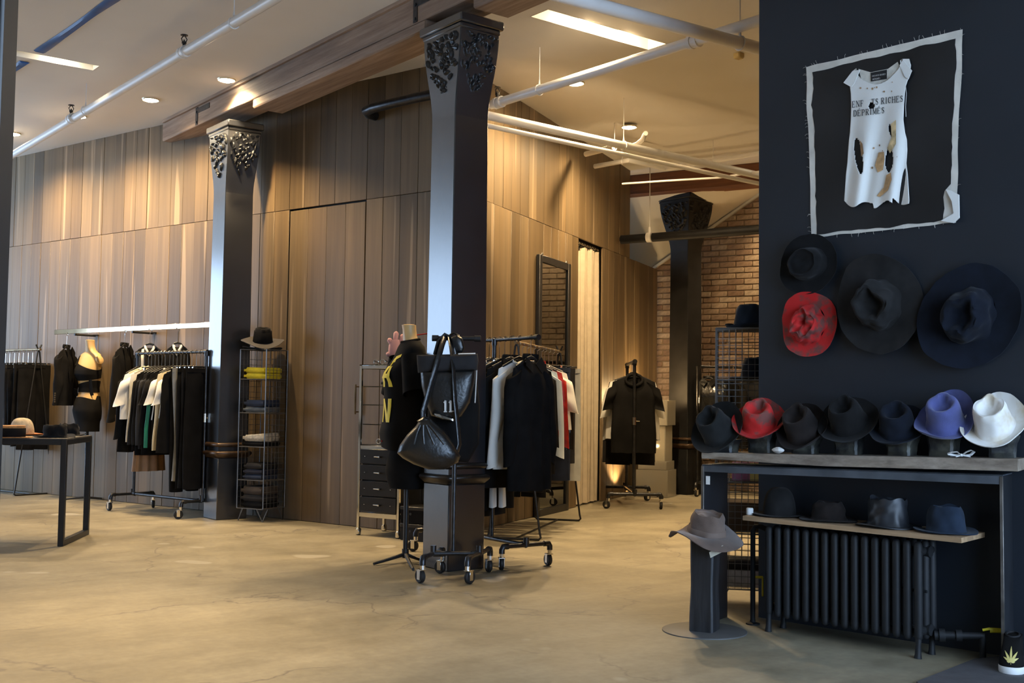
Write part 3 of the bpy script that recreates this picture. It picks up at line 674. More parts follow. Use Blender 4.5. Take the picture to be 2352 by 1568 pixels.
def top_g(label, name, cat, p, ang, w=.44, length=.72, th=.075, mt=None, sleeve='short', sl=None, slm=None, flare=.08, neck='crew', collar=None, hmat=None, group=None, seed=None, panel=None, shoulder=.0, buttons=0, yaw=0., hook=None):
    sd = seed if seed is not None else random.uniform(0, 99)
    c = thing(name, label, cat, (p[0], p[1], p[2]-HK), ang+yaw, group); hw = w/2
    def ztop(u):
        a = abs(u); z = -.105-.065*a**1.3
        if a < .30: z -= (.10 if neck == 'v' else .035)*(1-a/.30)
        return z
    nr, nt_ = 16, 36
    def P(t, th_):
        cu, sv = math.cos(th_), math.sin(th_); u = math.copysign(abs(cu)**.75, cu); v = math.copysign(abs(sv)**.9, sv)
        z0 = ztop(u); z = z0+(-length-z0)*t
        h = hw*(1+flare*t-.06*math.sin(PI*min(1, t*1.4)))
        if t < .12: h *= .90+.10*t/.12
        d = th/2*(min(1., .16+t*5.))*(1+.10*math.sin(t*3))
        fold = (.22*th+.006)*math.sin(u*(8+3*math.sin(sd))+sd+t*1.3)*min(1, t*1.6)*(1-abs(u)**4)
        return (u*h+.010*nz(t*2.2+sd, u*2)*t, v*d+fold*.55+.014*nz(u*1.7+sd, t*2.5), z+.010*nz(u*2.6, sd)*t)
    m = MB(); rings = [[P(j/(nr-1), 2*PI*k/nt_) for k in range(nt_)] for j in range(nr)]; m.loft(rings); body = m.build('body', mt, c, smooth=60)
    if panel:                                  # coloured side panel following the cloth
        pm, a0, a1, t0, t1 = panel; g = MB(); vs = []; nu, nv = 8, 16
        for j in range(nv):
            for i in range(nu):
                a = a0+(a1-a0)*i/(nu-1); q = P(t0+(t1-t0)*j/(nv-1), a); n = (math.cos(a)*.004, math.sin(a)*.006); vs.append((q[0]+n[0], q[1]+n[1], q[2]))
        g.add(vs, [(j*nu+i, j*nu+i+1, (j+1)*nu+i+1, (j+1)*nu+i) for j in range(nv-1) for i in range(nu-1)]); g.build('side_panel', pm, c, smooth=60)
    if sleeve:
        sl = sl or (.24 if sleeve == 'short' else .58)
        for s in (-1, 1):
            m = MB(); rings = []; k0 = (.085 if sleeve == 'short' else .078); k1 = (.078 if sleeve == 'short' else .048)
            for j in range(10):
                t = j/9; ox = hw*.80+(.055+.015*(sleeve == 'short'))*t**.8+shoulder*t; oz = -.205-sl*t; r1 = k0+(k1-k0)*t; r2 = (.040+.012*math.sin(t*9+sd))*(.8 if j == 0 else 1)*(.55+th*5)
                oy = .012*math.sin(t*5+sd+s)
                rings.append([(s*(ox+r1*math.cos(a)*(.85)), oy+r2*math.sin(a), oz+.05*math.cos(a)*(-.8 if j < 9 else -.35)) for a in [2*PI*k/14 for k in range(14)]])
            m.loft(rings); so = m.build('sleeve', slm or mt, c, smooth=60)
            if sleeve == 'long' and buttons:
                for k in range(buttons):
                    m = MB(); m.lathe([(0, .004), (.008, .003), (.009, 0), (0, 0)], 8); b_ = m.build('button', M_BRASSY, so); b_.location = (s*(hw*.8+.125), -.02, -.20-sl+.02+.022*k); b_.rotation_euler = (0, s*PI/2, 0)
    cm = collar or mt
    if neck in ('crew', 'v'):
        m = MB(); pts = []
        for k in range(24):
            a = 2*PI*k/24; x = .30*hw*.95*math.cos(a); pts.append((x, (th*.25+.006)*math.sin(a), ztop(x/hw)+.012-(.015 if math.sin(a) < 0 else 0)))
        m.tube(pts, .0075 if collar is None else .012, 6, closed=True); m.build('neckband', cm, c, smooth=60)
    elif neck in ('shirt', 'lapel'):
        m = MB()
        for s in (-1, 1):
            L_ = .34 if neck == 'lapel' else .07
            m.prism([(s*.012, -th*.30, -.135), (s*.075, -th*.22, -.085), (s*.095, -th*.36-.012, -.15), (s*.045, -th*.55-.006, -.13-L_)], (0, -.007, 0))
        m.tube([(.07*math.cos(a), .03*math.sin(a)+.0, -.088+.004*math.sin(a)) for a in np.linspace(-.2, PI+.2, 10)], [(.022, .006)]*10, 8, flat=(0, 0, 1)); m.build('collar', cm, c, smooth=50)
    elif neck == 'hood':
        m = MB(); rings = []
        for j in range(8):
            t = j/7; r_ = .105*math.sin(PI*(.18+.72*t)); rings.append([(r_*1.15*math.cos(a), .035+.05*math.sin(a)-.03*t, -.11-.13*t+.05*math.sin(a)) for a in [2*PI*k/18 for k in range(18)]])
        m.loft(rings); m.build('hood', mt, c, smooth=60)
        m = MB(); m.tube([(.09*math.cos(a), -.045+.02*math.sin(a), -.15+.06*math.sin(a)) for a in np.linspace(0, 2*PI, 17)[:-1]], .016, 8, closed=True); m.build('hood_rim', mt, c, smooth=60)
    hanger(c, hw*.72, hmat or M_BLK, hook=hook or M_CHROME)
    return c
def pants_g(label, name, cat, p, ang, w=.38, length=1.05, th=.05, mt=None, group=None, taper=.78, tagm=None, yaw=0., hook=None):
    c = thing(name, label, cat, (p[0], p[1], p[2]-HK), ang+yaw, group); sd = random.uniform(0, 99); hw = w/2; z0 = -.115
    m = MB()
    for s in (-1, 1):
        rings = []
        for j in range(14):
            t = j/13; z = z0+(-length-z0)*t; hwid = hw*.52*(1-(1-taper)*min(1, t*1.5)); ox = s*hw*(.485+.04*t)
            d = th/2*(1+.25*math.sin(t*7+sd))*(.7 if j == 0 else 1)
            rings.append([(ox+hwid*math.copysign(abs(math.cos(a))**.8, math.cos(a)), d*math.sin(a)+.012*math.sin(t*4+sd+s)*t+.006*math.sin(a*3+t*6+sd), z+.006*math.cos(a+sd)) for a in [2*PI*k/20 for k in range(20)]])
        m.loft(rings)
    m.build('legs', mt, c, smooth=60)
    m = MB(); rings = [[(hw*1.02*math.copysign(abs(math.cos(a))**.8, math.cos(a)), (th/2+.006)*math.sin(a), z) for a in [2*PI*k/20 for k in range(20)]] for z in (z0+.004, z0-.036)]; m.loft(rings); m.build('waistband', mt, c, smooth=50)
    if tagm:
        m = MB(); m.box((hw*.6, -th*.5-.02, z0-.16), (.04, .002, .09), .0005); m.build('paper_tag', tagm, c)
    hanger(c, hw*.85, M_BLK, clip=True, hook=hook or M_CHROME); return c
def skirt_g(label, name, cat, p, ang, w=.36, length=.75, th=.08, mt=None, group=None, pleats=11, z0=-.115, flare=.3):
    c = thing(name, label, cat, (p[0], p[1], p[2]-HK), ang, group); m = MB(); n = pleats*8; rings = []
    for j in range(8):
        t = j/7; hw = w/2*(1+flare*t)
        rings.append([(hw*math.cos(a)*(1+.035*t*math.sin(a*pleats)), th/2*(.6+.6*t)*math.sin(a)*(1+.22*math.sin(a*pleats)), z0+(-length-z0)*t) for a in [2*PI*k/n for k in range(n)]])
    m.loft(rings); m.build('pleated_body', mt, c, smooth=30); hanger(c, w*.4, M_BLK, clip=True); return c

# rack B: pipe rack on casters by the left plank wall
pB0 = np.array([3.97, 11.13, 1.535]); pB1 = np.array([4.235, 10.06, 1.535])
rolling_rack('black pipe rack on casters full of dark clothes beside the left plank wall', [((3.736, 11.098), (4.19, 11.18)), ((4.018, 10.031), (4.43, 10.10))], [tuple(pB0[:2]), tuple(pB1[:2])], (tuple(pB0), tuple(pB1)))
angB = math.atan2(pB1[1]-pB0[1], pB1[0]-pB0[0])-PI/2     # local y along the rail
def onB(t): return pB0+(pB1-pB0)*t
GB = 'clothes on the left pipe rack'
top_g('long black lace top, leftmost on the left pipe rack', 'lace_top', 'top', onB(.03), angB, .40, .92, .05, M_BLKW, 'long', group=GB)
top_g('bright white short sleeved tee at the left end of the left pipe rack', 'white_tee', 'shirt', onB(.11), angB, .48, .60, .07, M_WHITE, 'short', sl=.26, group=GB, hmat=M_CREAM)
top_g('longer white top just behind the bright tee on the left pipe rack', 'white_blouse', 'blouse', onB(.17), angB, .42, .82, .05, M_WHITE, None, group=GB, hmat=M_CREAM)
skirt_g('tan pleated skirt hanging lowest on the left pipe rack', 'pleated_skirt', 'skirt', onB(.215), angB, .27, 1.10, .09, M_TANP, GB, z0=-.5, flare=.35)
for k, (t, ln, lab, mt) in enumerate(((.27, .90, 'black ribbed knit right of the tan pleated skirt', M_BLKW), (.32, .94, 'black openwork knit, second right of the tan pleated skirt', M_BLKW), (.37, .88, 'charcoal long sleeved knit, third right of the tan pleated skirt', M_CHAR), (.42, .93, 'black long knit, fourth right of the tan pleated skirt', M_BLKW))):
    top_g(lab, 'knit_top', 'top', onB(t), angB, .44, ln, .05, mt, 'long', sl=.62, group=GB)
top_g('black tee with a green side panel on the left pipe rack', 'panelled_tee', 'shirt', onB(.485), angB, .48, .86, .05, M_BLKC, 'short', group=GB, panel=(M_GREEN, -.75, .55, .2, 1.0), collar=M_WHITE, neck='v')
top_g('black dress with white edges beside the green panelled tee', 'edged_dress', 'dress', onB(.535), angB, .42, .78, .04, M_BLKC, 'short', slm=M_WHITE, group=GB, panel=(M_WHITE, -.3, .25, .1, .7))
top_g('cream long top among the black clothes of the left pipe rack', 'cream_top', 'top', onB(.59), angB, .46, .88, .07, M_CREAM, None, group=GB)
top_g('black and white striped edge tee right of the cream top', 'edged_tee', 'shirt', onB(.645), angB, .42, .72, .05, M_BLKC, 'short', slm=M_WHITE, group=GB, panel=(M_WHITE, -.3, .25, .1, .75))
top_g('wide black hem top behind the cream top, left pipe rack', 'wide_blouse', 'blouse', onB(.69), angB, .48, .90, .05, M_BLKC, None, flare=.2, group=GB)
pants_g('long black trousers left of the grey pair on the left pipe rack', 'black_trousers', 'trousers', onB(.74), angB, .36, 1.26, .05, M_BLKC, GB)
pants_g('grey marl trousers on the left pipe rack', 'grey_trousers', 'trousers', onB(.80), angB, .42, 1.16, .05, M_GREYC, GB, .62)
for t, lab in ((.86, 'black wide trousers right beside the grey pair'), (.92, 'black wide trousers, last but one towards the column'), (.97, 'black wide trousers at the column end of the left pipe rack')):
    pants_g(lab, 'black_trousers', 'trousers', onB(t), angB, .40, 1.22, .05, M_BLKW, GB, .95)

# wall rail with four hanging pieces
def onL(px, py, out):
    p0 = C0+LN_*out; return LN(px, py, p0, p0+LD)
ra, rb = onL(126, 761, .27), onL(492, 747, .27); zr = (ra[2]+rb[2])/2; ra[2] = rb[2] = zr
rl = thing('wall_rail', 'polished metal hanging rail fixed along the left plank wall', 'rail', tuple(ra)); d = (rb-ra)/np.linalg.norm(rb-ra)
m = MB(); m.box(tuple((rb-ra)/2), (np.linalg.norm(rb-ra), .014, .052), .003, math.atan2(d[1], d[0])); m.build('bar', M_RAILM, rl)
for t in (.14, .52, .985):
    m = MB(); q = (rb-ra)*t; m.tube([q+np.array([0, 0, -.035]), q-LN_*.25+np.array([0, 0, -.035])], .012, 8); m.lathe([(0, 0), (.04, 0), (.04, .012), (0, .014)], 14, tuple(q-LN_*.25+np.array([0, 0, -.035]))); m.build('bracket', M_BLK, rl)
angL = math.atan2(LD[1], LD[0])-PI/2
def railp(px): q = onL(px, 755, .27); q[2] = zr-.03; return q
GL = 'clothes on the wall rail'
top_g('black blazer with gold cuff buttons at the left end of the wall rail', 'blazer', 'jacket', railp(155), angL, .42, .72, .10, M_BLKW, 'long', sl=.50, neck='lapel', group=GL, buttons=5, hmat=M_BLK, yaw=.6)
top_g('black draped jacket with long tails in the middle of the wall rail', 'draped_jacket', 'jacket', railp(288), angL, .42, .80, .09, M_BLKC, 'long', sl=.66, neck='lapel', group=GL, hmat=M_BLK, yaw=.5)
top_g('black cardigan with white edging hanging on the wall rail', 'edged_cardigan', 'cardigan', railp(345), angL, .30, .75, .08, M_BLKC, None, neck='v', collar=M_WHITE, group=GL, hmat=M_BLK, yaw=-.64, panel=(M_WHITE, PI*1.36, PI*1.42, .02, .6))
top_g('black top with white v neck at the right end of the wall rail', 'v_neck_top', 'top', railp(409), angL, .26, .70, .06, M_BLKC, None, neck='v', collar=M_WHITE, group=GL, hmat=M_BLK, yaw=-.9)

# rack A: trouser rack with bent rod frames, far left
def aframe_rack(label, a, b, zr_, wdt, railm, horns=True, tilt=0.):
    a = np.array(a); b = np.array(b); d = (b-a)/np.linalg.norm(b-a); n = np.array([-d[1], d[0]]); off = ((a+b)[0]/2, (a+b)[1]/2, 0)
    c = thing('rod_rack', label, 'clothes rack', off)
    for q in (a, b):
        L_, R_ = q+n*wdt, q-n*wdt; m = MB()
        def P(f, z): e = q+n*wdt*f; return (e[0], e[1], z)
        m.tube([P(-.14, zr_+.055), P(-.05, zr_+.012), P(.05, zr_-.03), P(.93, .06), P(.97, .025), P(.9, .010), P(.8, .009), P(-.8, .009), P(-.9, .010), P(-.97, .025), P(-.93, .06), P(-.05, zr_-.03), P(.05, zr_+.012), P(.14, zr_+.055)], .009, 8)
        m.build('end_frame', M_BLK, c, off=off)
    m = MB(); m.tube([(*(a-d*.04), zr_), (*(b+d*.04), zr_)], .014, 10); m.build('rail', railm, c, off=off)
    m = MB(); m.tube([(*(a), .009), (*(b), .009)], .007, 8); m.build('floor_bar', M_BLK, c, off=off)
    return c
aA = np.array([3.62, 13.30]); bA = aA+LD[:2]*1.15
aframe_rack('thin black rod rack of trousers at the far left of the plank wall', aA, bA, 1.625, .24, M_BRASSY)
GA = 'trousers on the far left rod rack'; 
for k, (t, mt, w, ln, lab) in enumerate(((.03, M_BLKW, .42, 1.06, 'wide black trousers at the near end of the far left rack'), (.10, M_BLKW, .44, 1.02, 'wide black trousers, second from the near end of the far left rack'), (.18, M_WHITE, .34, .62, 'short white trousers hanging in the far left rack'),
        (.27, M_BLKW, .38, 1.0, 'black trousers behind the short white pair on the far left rack'), (.35, M_CHAR, .36, 1.02, 'charcoal trousers in the middle of the far left rack'), (.43, M_WHITE, .30, .98, 'long white trousers in the far left rack'), (.52, M_BLKW, .36, 1.0, 'black trousers beyond the long white pair'), (.60, M_DENIM, .36, 1.0, 'dark denim trousers in the far left rack'), (.7, M_BLKW, .36, 1.0, 'black slim trousers deep in the far left rack'), (.8, M_CHAR, .36, 1.0, 'charcoal slim trousers deep in the far left rack'))):
    q = aA+(bA-aA)*t; pants_g(lab, 'trousers', 'trousers', (q[0], q[1], 1.61), math.atan2(LD[1], LD[0])-PI/2, w, ln, .05, mt, GA, .98 if k < 2 else .75)

# rack C: rolling rack behind the near column
XC = 4.80
rolling_rack('black pipe rack on casters just right of the near column', [((4.56, 5.93), (4.955, 5.915)), ((4.60, 7.02), (5.02, 7.02))], [(XC, 6.36), (XC+.02, 6.98)], ((XC, 5.88, 1.54), (XC+.02, 7.08, 1.54)))
GC = 'clothes on the rack right of the near column'
def onC(y): return (XC, y, 1.54)
top_g('long black buttoned coat hanging nearest on the rack right of the column', 'long_coat', 'coat', onC(5.95), 0, .38, .98, .10, M_BLKW, 'long', sl=.60, neck='shirt', group=GC, yaw=.12)
top_g('black satin shirt behind the white ruffled shirt', 'satin_shirt', 'shirt', onC(6.17), 0, .44, .80, .06, M_BLKC, 'long', sl=.5, neck='shirt', group=GC)
top_g('white long ruffled shirt behind the long black coat', 'ruffled_shirt', 'shirt', onC(6.075), 0, .40, .84, .06, M_WHITE, 'long', sl=.62, group=GC)
top_g('black half sleeved top, third behind the long black coat', 'half_sleeve_top', 'top', onC(6.24), 0, .50, .98, .06, M_BLKC, 'short', sl=.33, group=GC)
pants_g('white narrow trousers low on the rack right of the column', 'white_trousers', 'trousers', onC(6.30), 0, .13, 1.12, .04, M_WHITE, GC)
top_g('grey short sleeved tee near the column on the right rack', 'grey_tee', 'shirt', onC(6.36), 0, .54, .70, .06, mat('light_grey_cotton', (.42, .40, .37), .9), 'short', sl=.33, group=GC)
for y, lab, ln in ((6.42, 'black long dress hanging close behind the near column', 1.15), (6.52, 'black long dress, second behind the near column', 1.2), (6.64, 'black long coat, deepest behind the near column', 1.1)):
    top_g(lab, 'long_dress', 'dress', onC(y), 0, .44, ln, .07, M_BLKC, 'long', group=GC)

# rack D: rod rack along the right plank wall
aD = np.array([5.66, 7.20]); bD = np.array([6.93, 8.16])
aframe_rack('black rod rack of mixed shirts and trousers before the leaning mirror', aD, bD, 1.585, .225, M_BRASSY)
GD = 'clothes on the rod rack by the mirror'; angD = math.atan2(bD[1]-aD[1], bD[0]-aD[0])-PI/2
def onD(t): q = aD+(bD-aD)*t; return (q[0], q[1], 1.575)
pants_g('black wide trousers at the near end of the rod rack by the mirror', 'wide_trousers', 'trousers', onD(.04), angD, .42, 1.15, .06, M_BLKC, GD, 1., M_TAG)
pants_g('black trousers second on the rod rack by the mirror', 'wide_trousers', 'trousers', onD(.12), angD, .40, 1.20, .06, M_BLKW, GD, 1.)
top_g('black coat on the rod rack by the mirror, behind the long coat', 'black_coat', 'coat', onD(.22), angD, .46, 1.02, .07, M_BLKC, 'long', group=GD)
top_g('pale blue and red long sleeved football shirt on the rod rack', 'football_shirt', 'shirt', onD(.36), angD, .46, .80, .06, M_ICE, 'long', sl=.68, group=GD, panel=(M_RED, -.5, .5, .55, 1.))
top_g('dark red leather jacket on the rod rack by the mirror', 'red_leather_jacket', 'jacket', onD(.45), angD, .48, .74, .08, M_REDL, 'long', sl=.60, neck='shirt', group=GD)
top_g('white short sleeved tee right of the red leather jacket', 'white_tee', 'shirt', onD(.55), angD, .50, .66, .07, M_WHITE, 'short', sl=.30, group=GD)
top_g('black patent leather jacket behind the white tee on the rod rack', 'patent_jacket', 'jacket', onD(.62), angD, .46, .84, .07, M_PATENT, 'long', sl=.62, group=GD)
pants_g('dark denim trousers on the rod rack by the mirror', 'denim_trousers', 'trousers', onD(.72), angD, .40, 1.12, .06, M_DENIM, GD, 1.)
pants_g('dark grey trousers left of the pale denim on the rod rack', 'grey_trousers', 'trousers', onD(.82), angD, .42, .98, .06, M_CHAR, GD, 1.)
pants_g('pale grey denim trousers at the far end of the rod rack', 'pale_trousers', 'trousers', onD(.92), angD, .46, 1.14, .06, M_LTGREY, GD, 1.)

# rack E: far rack seen end on
E0 = np.array([8.40, 8.66]); E1 = np.array([9.02, 9.42]); angE = math.atan2(E1[1]-E0[1], E1[0]-E0[0])-PI/2
rolling_rack('far black pipe rack on casters seen end on in front of the plank wall', [((8.163, 8.796), (8.60, 8.453)), ((8.80, 9.60), (9.23, 9.271))], [tuple(E0), tuple(E1)], ((*(E0-(E1-E0)*.03), 1.55), (*(E1+(E1-E0)*.03), 1.55)), r=.018)
GE = 'clothes on the far end-on rack'
def onE(t): q = E0+(E1-E0)*t; return (q[0], q[1], 1.55)
top_g('black short sleeved hoodie facing the room on the far end-on rack', 'hoodie', 'hoodie', onE(.08), angE, .50, .92, .12, M_BLKC, 'short', sl=.26, neck='hood', group=GE, flare=-.05)
top_g('white sleeved tee directly behind the black hoodie', 'white_sleeve_tee', 'shirt', onE(.22), angE, .54, .78, .08, M_WHITE, 'short', sl=.34, group=GE)
top_g('grey long sleeved sweatshirt behind the white sleeved tee', 'sweatshirt', 'sweatshirt', onE(.36), angE, .54, .80, .08, M_CHAR, 'long', slm=M_LTGREY, group=GE)
pants_g('black shorts hanging lowest on the far end-on rack', 'black_shorts', 'shorts', (onE(.5)[0], onE(.5)[1], 1.30), angE, .52, .82, .10, M_BLKC, GE, 1.)
pants_g('charcoal shorts behind the black shorts on the far rack', 'charcoal_shorts', 'shorts', (onE(.7)[0], onE(.7)[1], 1.30), angE, .56, .80, .10, M_CHAR, GE, 1.)
# rack F: behind, with the leather jacket
F0 = Z(1612, 842, 1.57); F1 = F0 + np.array([FY, -FX, 0])*1.5 + np.array([FX, FY, 0])*.3
fw = [(F0[0]-.35*FX-.25*FY*.4, F0[1]-.35*FY+.1), (F0[0]+.2*FX, F0[1]+.2*FY), (F1[0]-.25*FX, F1[1]-.25*FY), (F1[0]+.2*FX, F1[1]+.2*FY)]
rolling_rack('far black pipe rack half hidden behind the right wire tower', [(fw[0], fw[1]), (fw[2], fw[3])], [((fw[0][0]+fw[1][0])/2, (fw[0][1]+fw[1][1])/2), ((fw[2][0]+fw[3][0])/2, (fw[2][1]+fw[3][1])/2)], (tuple(F0), tuple(F1)), r=.016)
angF = math.atan2(F1[1]-F0[1], F1[0]-F0[0])-PI/2
def onF(t): q = F0+(F1-F0)*t; return (q[0], q[1], 1.57)
top_g('shiny black leather jacket hanging beside the far iron column', 'leather_jacket', 'jacket', onF(.06), angF, .50, .95, .14, M_PATENT, 'long', sl=.62, neck='shirt', group='clothes on the half hidden far rack', yaw=1.0)
for t, mt, lab in ((.26, M_BLKC, 'black jacket seen through the top of the right wire tower'), (.42, M_CHAR, 'charcoal jacket behind the right wire tower'), (.58, M_BLKW, 'black wool jacket behind the right wire tower, near the accent wall')):
    top_g(lab, 'dark_jacket', 'jacket', onF(t), angF, .46, .95, .10, mt, 'long', group='clothes on the half hidden far rack', yaw=.4)
# ------------------------------------------------------------------ hats
def cam_frame(yaw=0., pitch=0., roll=0.):
    return Matrix.Rotation(CAMROT, 4, 'Z') @ Matrix.Rotation(roll, 4, 'Y') @ Matrix.Rotation(pitch, 4, 'X') @ Matrix.Rotation(yaw, 4, 'Z')
def hat(label, p, M, mt, rb=.085, rt=.071, h=.11, brim=.06, curl=.02, wave=.008, style='fedora', band=None, bandh=.03, oval=1.16, group=None, seed=0, brimm=None, lump=.004, dent=.042, name='felt_hat', cat='hat', upturn=None, topm=None):
    Mx = Matrix.Translation(Vector(tuple(float(c) for c in p))) @ M
    c = thing(name, label, cat, group=group, M=Mx); n = 56; sd = seed*7.3
    def rad(a, t):
        r = rb+(rt-rb)*t**.9
        if style == 'fedora':
            for s in (-1, 1):
                da = (a-(-PI/2+s*.68)+PI) % (2*PI)-PI
                r -= .014*math.exp(-(da/.42)**2)*max(0, (t-.2)/.8)**1.1
        if t > .72 and style != 'boater': r -= rb*.09*((t-.72)/.28)**2
        if t < .12 and style != 'boater': r += .006*(1-t/.12)**2
        r += lump*nz(math.cos(a)*2+sd, math.sin(a)*2, t*2.5)
        return r
    def zt(a, q):     # height of the top surface; q=1 at rim, 0 at centre
        x, y = q*math.cos(a), q*math.sin(a)
        if style == 'fedora':
            e = math.sqrt((x/(.84+.14*y))**2+((y-.02)/.92)**2); k = min(1, max(0, (1-e)/.55)); k = k*k*(3-2*k)
            return h*(1-.04*y)+.009*(1-q*q)-dent*k+lump*.6*nz(x*2+sd, y*2)
        if style == 'boater': return h+.002
        return h*.80+h*.2*math.sqrt(max(0, 1-q*q))+lump*nz(x*2+sd, y*2)-(dent if style == 'crumple' else 0)*math.exp(-((x-.2)/.4)**2-((y+.1)/.5)**2)
    m = MB(); rings = []
    for j in range(11):
        t = j/10; z = h*t
        if style == 'bowler':
            ph = t*1.50; z = h*math.sin(ph)**.95; rr = lambda a, ph=ph: rb*max(.02, math.cos(ph))**.55
        else: rr = lambda a, t=t: rad(a, t)
        rings.append([(rr(a)*math.cos(a), rr(a)*oval*math.sin(a), (z if style != 'fedora' else z*(1-.04*math.sin(a)*t))+(lump*1.5*nz(math.cos(a)*1.5+sd, math.sin(a)*1.5, 3)*t)) for a in [2*PI*k/n for k in range(n)]])
    tops = rings[-1]
    for q in (.93, .84, .7, .54, .36, .18, .04):
        ring = []
        for k in range(n):
            a = 2*PI*k/n; x, y, z = tops[k]; zz = zt(a, q)
            if style in ('bowler',): zz = z+(h*1.02-z)*(1-q*q)
            elif style == 'crumple' or style == 'round': zz = max(zz, 0) if q < .9 else (z+zz)/2
            ring.append((x*q, y*q, zz))
        rings.append(ring)
    m.loft(rings, caps=False); m.add(rings[-1], [tuple(range(n))]); cr = m.build('crown', topm or mt, c, smooth=60)
    m = MB(); lo, hi = [], []
    def bz(a, t):
        e = curl*t**2.2+wave*math.sin(2*a+sd)*t+wave*.8*math.sin(3*a+sd*2.1)*t*t
        if upturn: e += upturn[1]*max(0, math.cos(a-upturn[0]))**2*t**1.6
        return e
    ts = (.0, .15, .35, .55, .75, .9, 1.)
    for t in ts:
        up_, dn = [], []
        for k in range(n):
            a = 2*PI*k/n; r0 = rb+.001; r = r0+brim*t*(1+.06*math.sin(a*2+sd)+.10*nz(math.cos(a)*1.6+sd, math.sin(a)*1.6, 7)+.05*nz(math.cos(a)*4+sd, math.sin(a)*4, 3))-abs(curl)*.35*t**3
            z = bz(a, t); up_.append((r*math.cos(a), (r0*oval+(r-r0))*math.sin(a), z+.003)); dn.append((r*math.cos(a), (r0*oval+(r-r0))*math.sin(a), z-.002))
        hi.append(up_); lo.append(dn)
    m.loft(hi+lo[::-1]+[hi[0]], caps=False); m.build('brim', brimm or mt, c, smooth=60)
    if band:
        m = MB(); rings = []
        for (e, z) in ((.003, .004), (.0045, .006), (.0045, bandh), (.002, bandh+.002)):
            t = z/h; rings.append([((rad(a, t)+e)*math.cos(a), (rad(a, t)+e)*oval*math.sin(a), z) for a in [2*PI*k/n for k in range(n)]])
        m.loft(rings, caps=False); m.build('ribbon', band, c, smooth=60)
    return c
F_OLIVE = mat('felt_olive_black', (.013, .0135, .013), .95, var=.3, scale=14, bump=.25, bscale=200, sheen=.05, spec=.2)
F_BLACK = mat('felt_black', (.0065, .006, .006), .95, var=.3, scale=14, bump=.25, bscale=200, sheen=.05, spec=.2)
F_NAVY = mat('felt_navy', (.005, .007, .013), .95, var=.3, scale=14, bump=.25, bscale=200, sheen=.05, spec=.2)
F_BROWN = mat('felt_brown_black', (.016, .0115, .010), .95, var=.35, scale=12, bump=.25, bscale=200, sheen=.05, spec=.2)
F_GREY = mat('felt_charcoal', (.017, .016, .0155), .95, var=.3, scale=12, bump=.25, bscale=200, sheen=.05, spec=.2)
F_BLUE = mat('felt_violet_blue', (.070, .080, .225), .95, var=.18, scale=12, bump=.25, bscale=200, sheen=.3)
F_SLATE = mat('felt_slate_blue', (.014, .023, .040), .95, var=.3, scale=12, bump=.25, bscale=200, sheen=.05, spec=.2)
F_WHITE = two_tone('felt_white_dusty', (.62, .50, .32), (.82, .79, .74), 5, .32, .50)
F_RED = two_tone('felt_red_mottled', (.16, .045, .035), (.50, .012, .010), 13, .40, .52)
F_TAUPE = mat('felt_taupe', (.13, .086, .064), .95, var=.25, scale=9, bump=.25, bscale=200, sheen=.2)
F_STRAW = mat('brown_straw', (.42, .20, .065), .8, var=.3, scale=40, bump=.5, bscale=160)
F_PALE = mat('pale_straw', (.52, .42, .29), .85, var=.2, scale=40, bump=.4, bscale=160)
F_GREYB = mat('grey_brim_felt', (.060, .050, .040), .9, var=.2, scale=14, sheen=.2)

# ------------------------------------------------------------------ the steel bench with the slab, radiator and hats
JL = np.array([4.27, 3.915, 0.]); JR = np.array([4.70, 2.57, 0.]); JD = (JR-JL)/np.linalg.norm(JR-JL); JN = np.array([-JD[1], JD[0], 0.])   # JN points back to the wall
JLEN = np.linalg.norm(JR-JL); JDEP = .235
def AJ(px, py, back): q = JL+JN*back; return LN(px, py, q, q+JD)
def jp(s_, back, z): return JL+JD*s_+JN*back+np.array([0, 0, z])
zl, zr2 = AJ(1610, 1066, 0)[2], AJ(2304, 1090, 0)[2]
def slope(s_): return zl+(zr2-zl)*s_/JLEN
bn = thing('steel_bench', 'dark steel plate bench frame under the hats, carrying the wooden slab', 'bench', tuple(jp(JLEN/2, .1, 0))); off = tuple(jp(JLEN/2, .1, 0)); jrz = math.atan2(JD[1], JD[0])
m = MB()
for bk_ in (0, JDEP-.006): m.prism([tuple(jp(0, bk_, slope(0))), tuple(jp(JLEN, bk_, slope(JLEN))), tuple(jp(JLEN, bk_, slope(JLEN)-.042)), tuple(jp(0, bk_, slope(0)-.036))], tuple(JN*.006))
m.prism([tuple(jp(0, 0, slope(0))), tuple(jp(0, JDEP, slope(0))), tuple(jp(JLEN, JDEP, slope(JLEN))), tuple(jp(JLEN, 0, slope(JLEN)))], (0, 0, -.006)); m.build('top_frame', M_STEELB, bn, off=off)
M_EDGE = mat('bare_steel_edge', (.16, .145, .13), .4, .7, var=.4, scale=9)
for s_, dp_ in ((.005, .30), (JLEN-.005, .225)):
    zz = slope(s_)-.008; m = MB(); m.box(tuple(jp(s_, dp_/2, zz/2+.001)), (.010, dp_, zz), .002, jrz); o = m.build('side_panel', mat('black_steel_plate', (.016, .018, .022), .5, .2, var=.3, scale=4), bn, off=off)
    m = MB(); m.box(tuple(jp(s_, .002, zz/2+.001)), (.015, .012, zz), .002, jrz); m.build('panel_edge', M_EDGE, o, off=off)
m = MB(); m.box(tuple(jp(.035, -.003, slope(.03)-.078)), (.022, .0015, .042), .0004, jrz); m.build('paper_tag', M_TAG, bn, off=off)
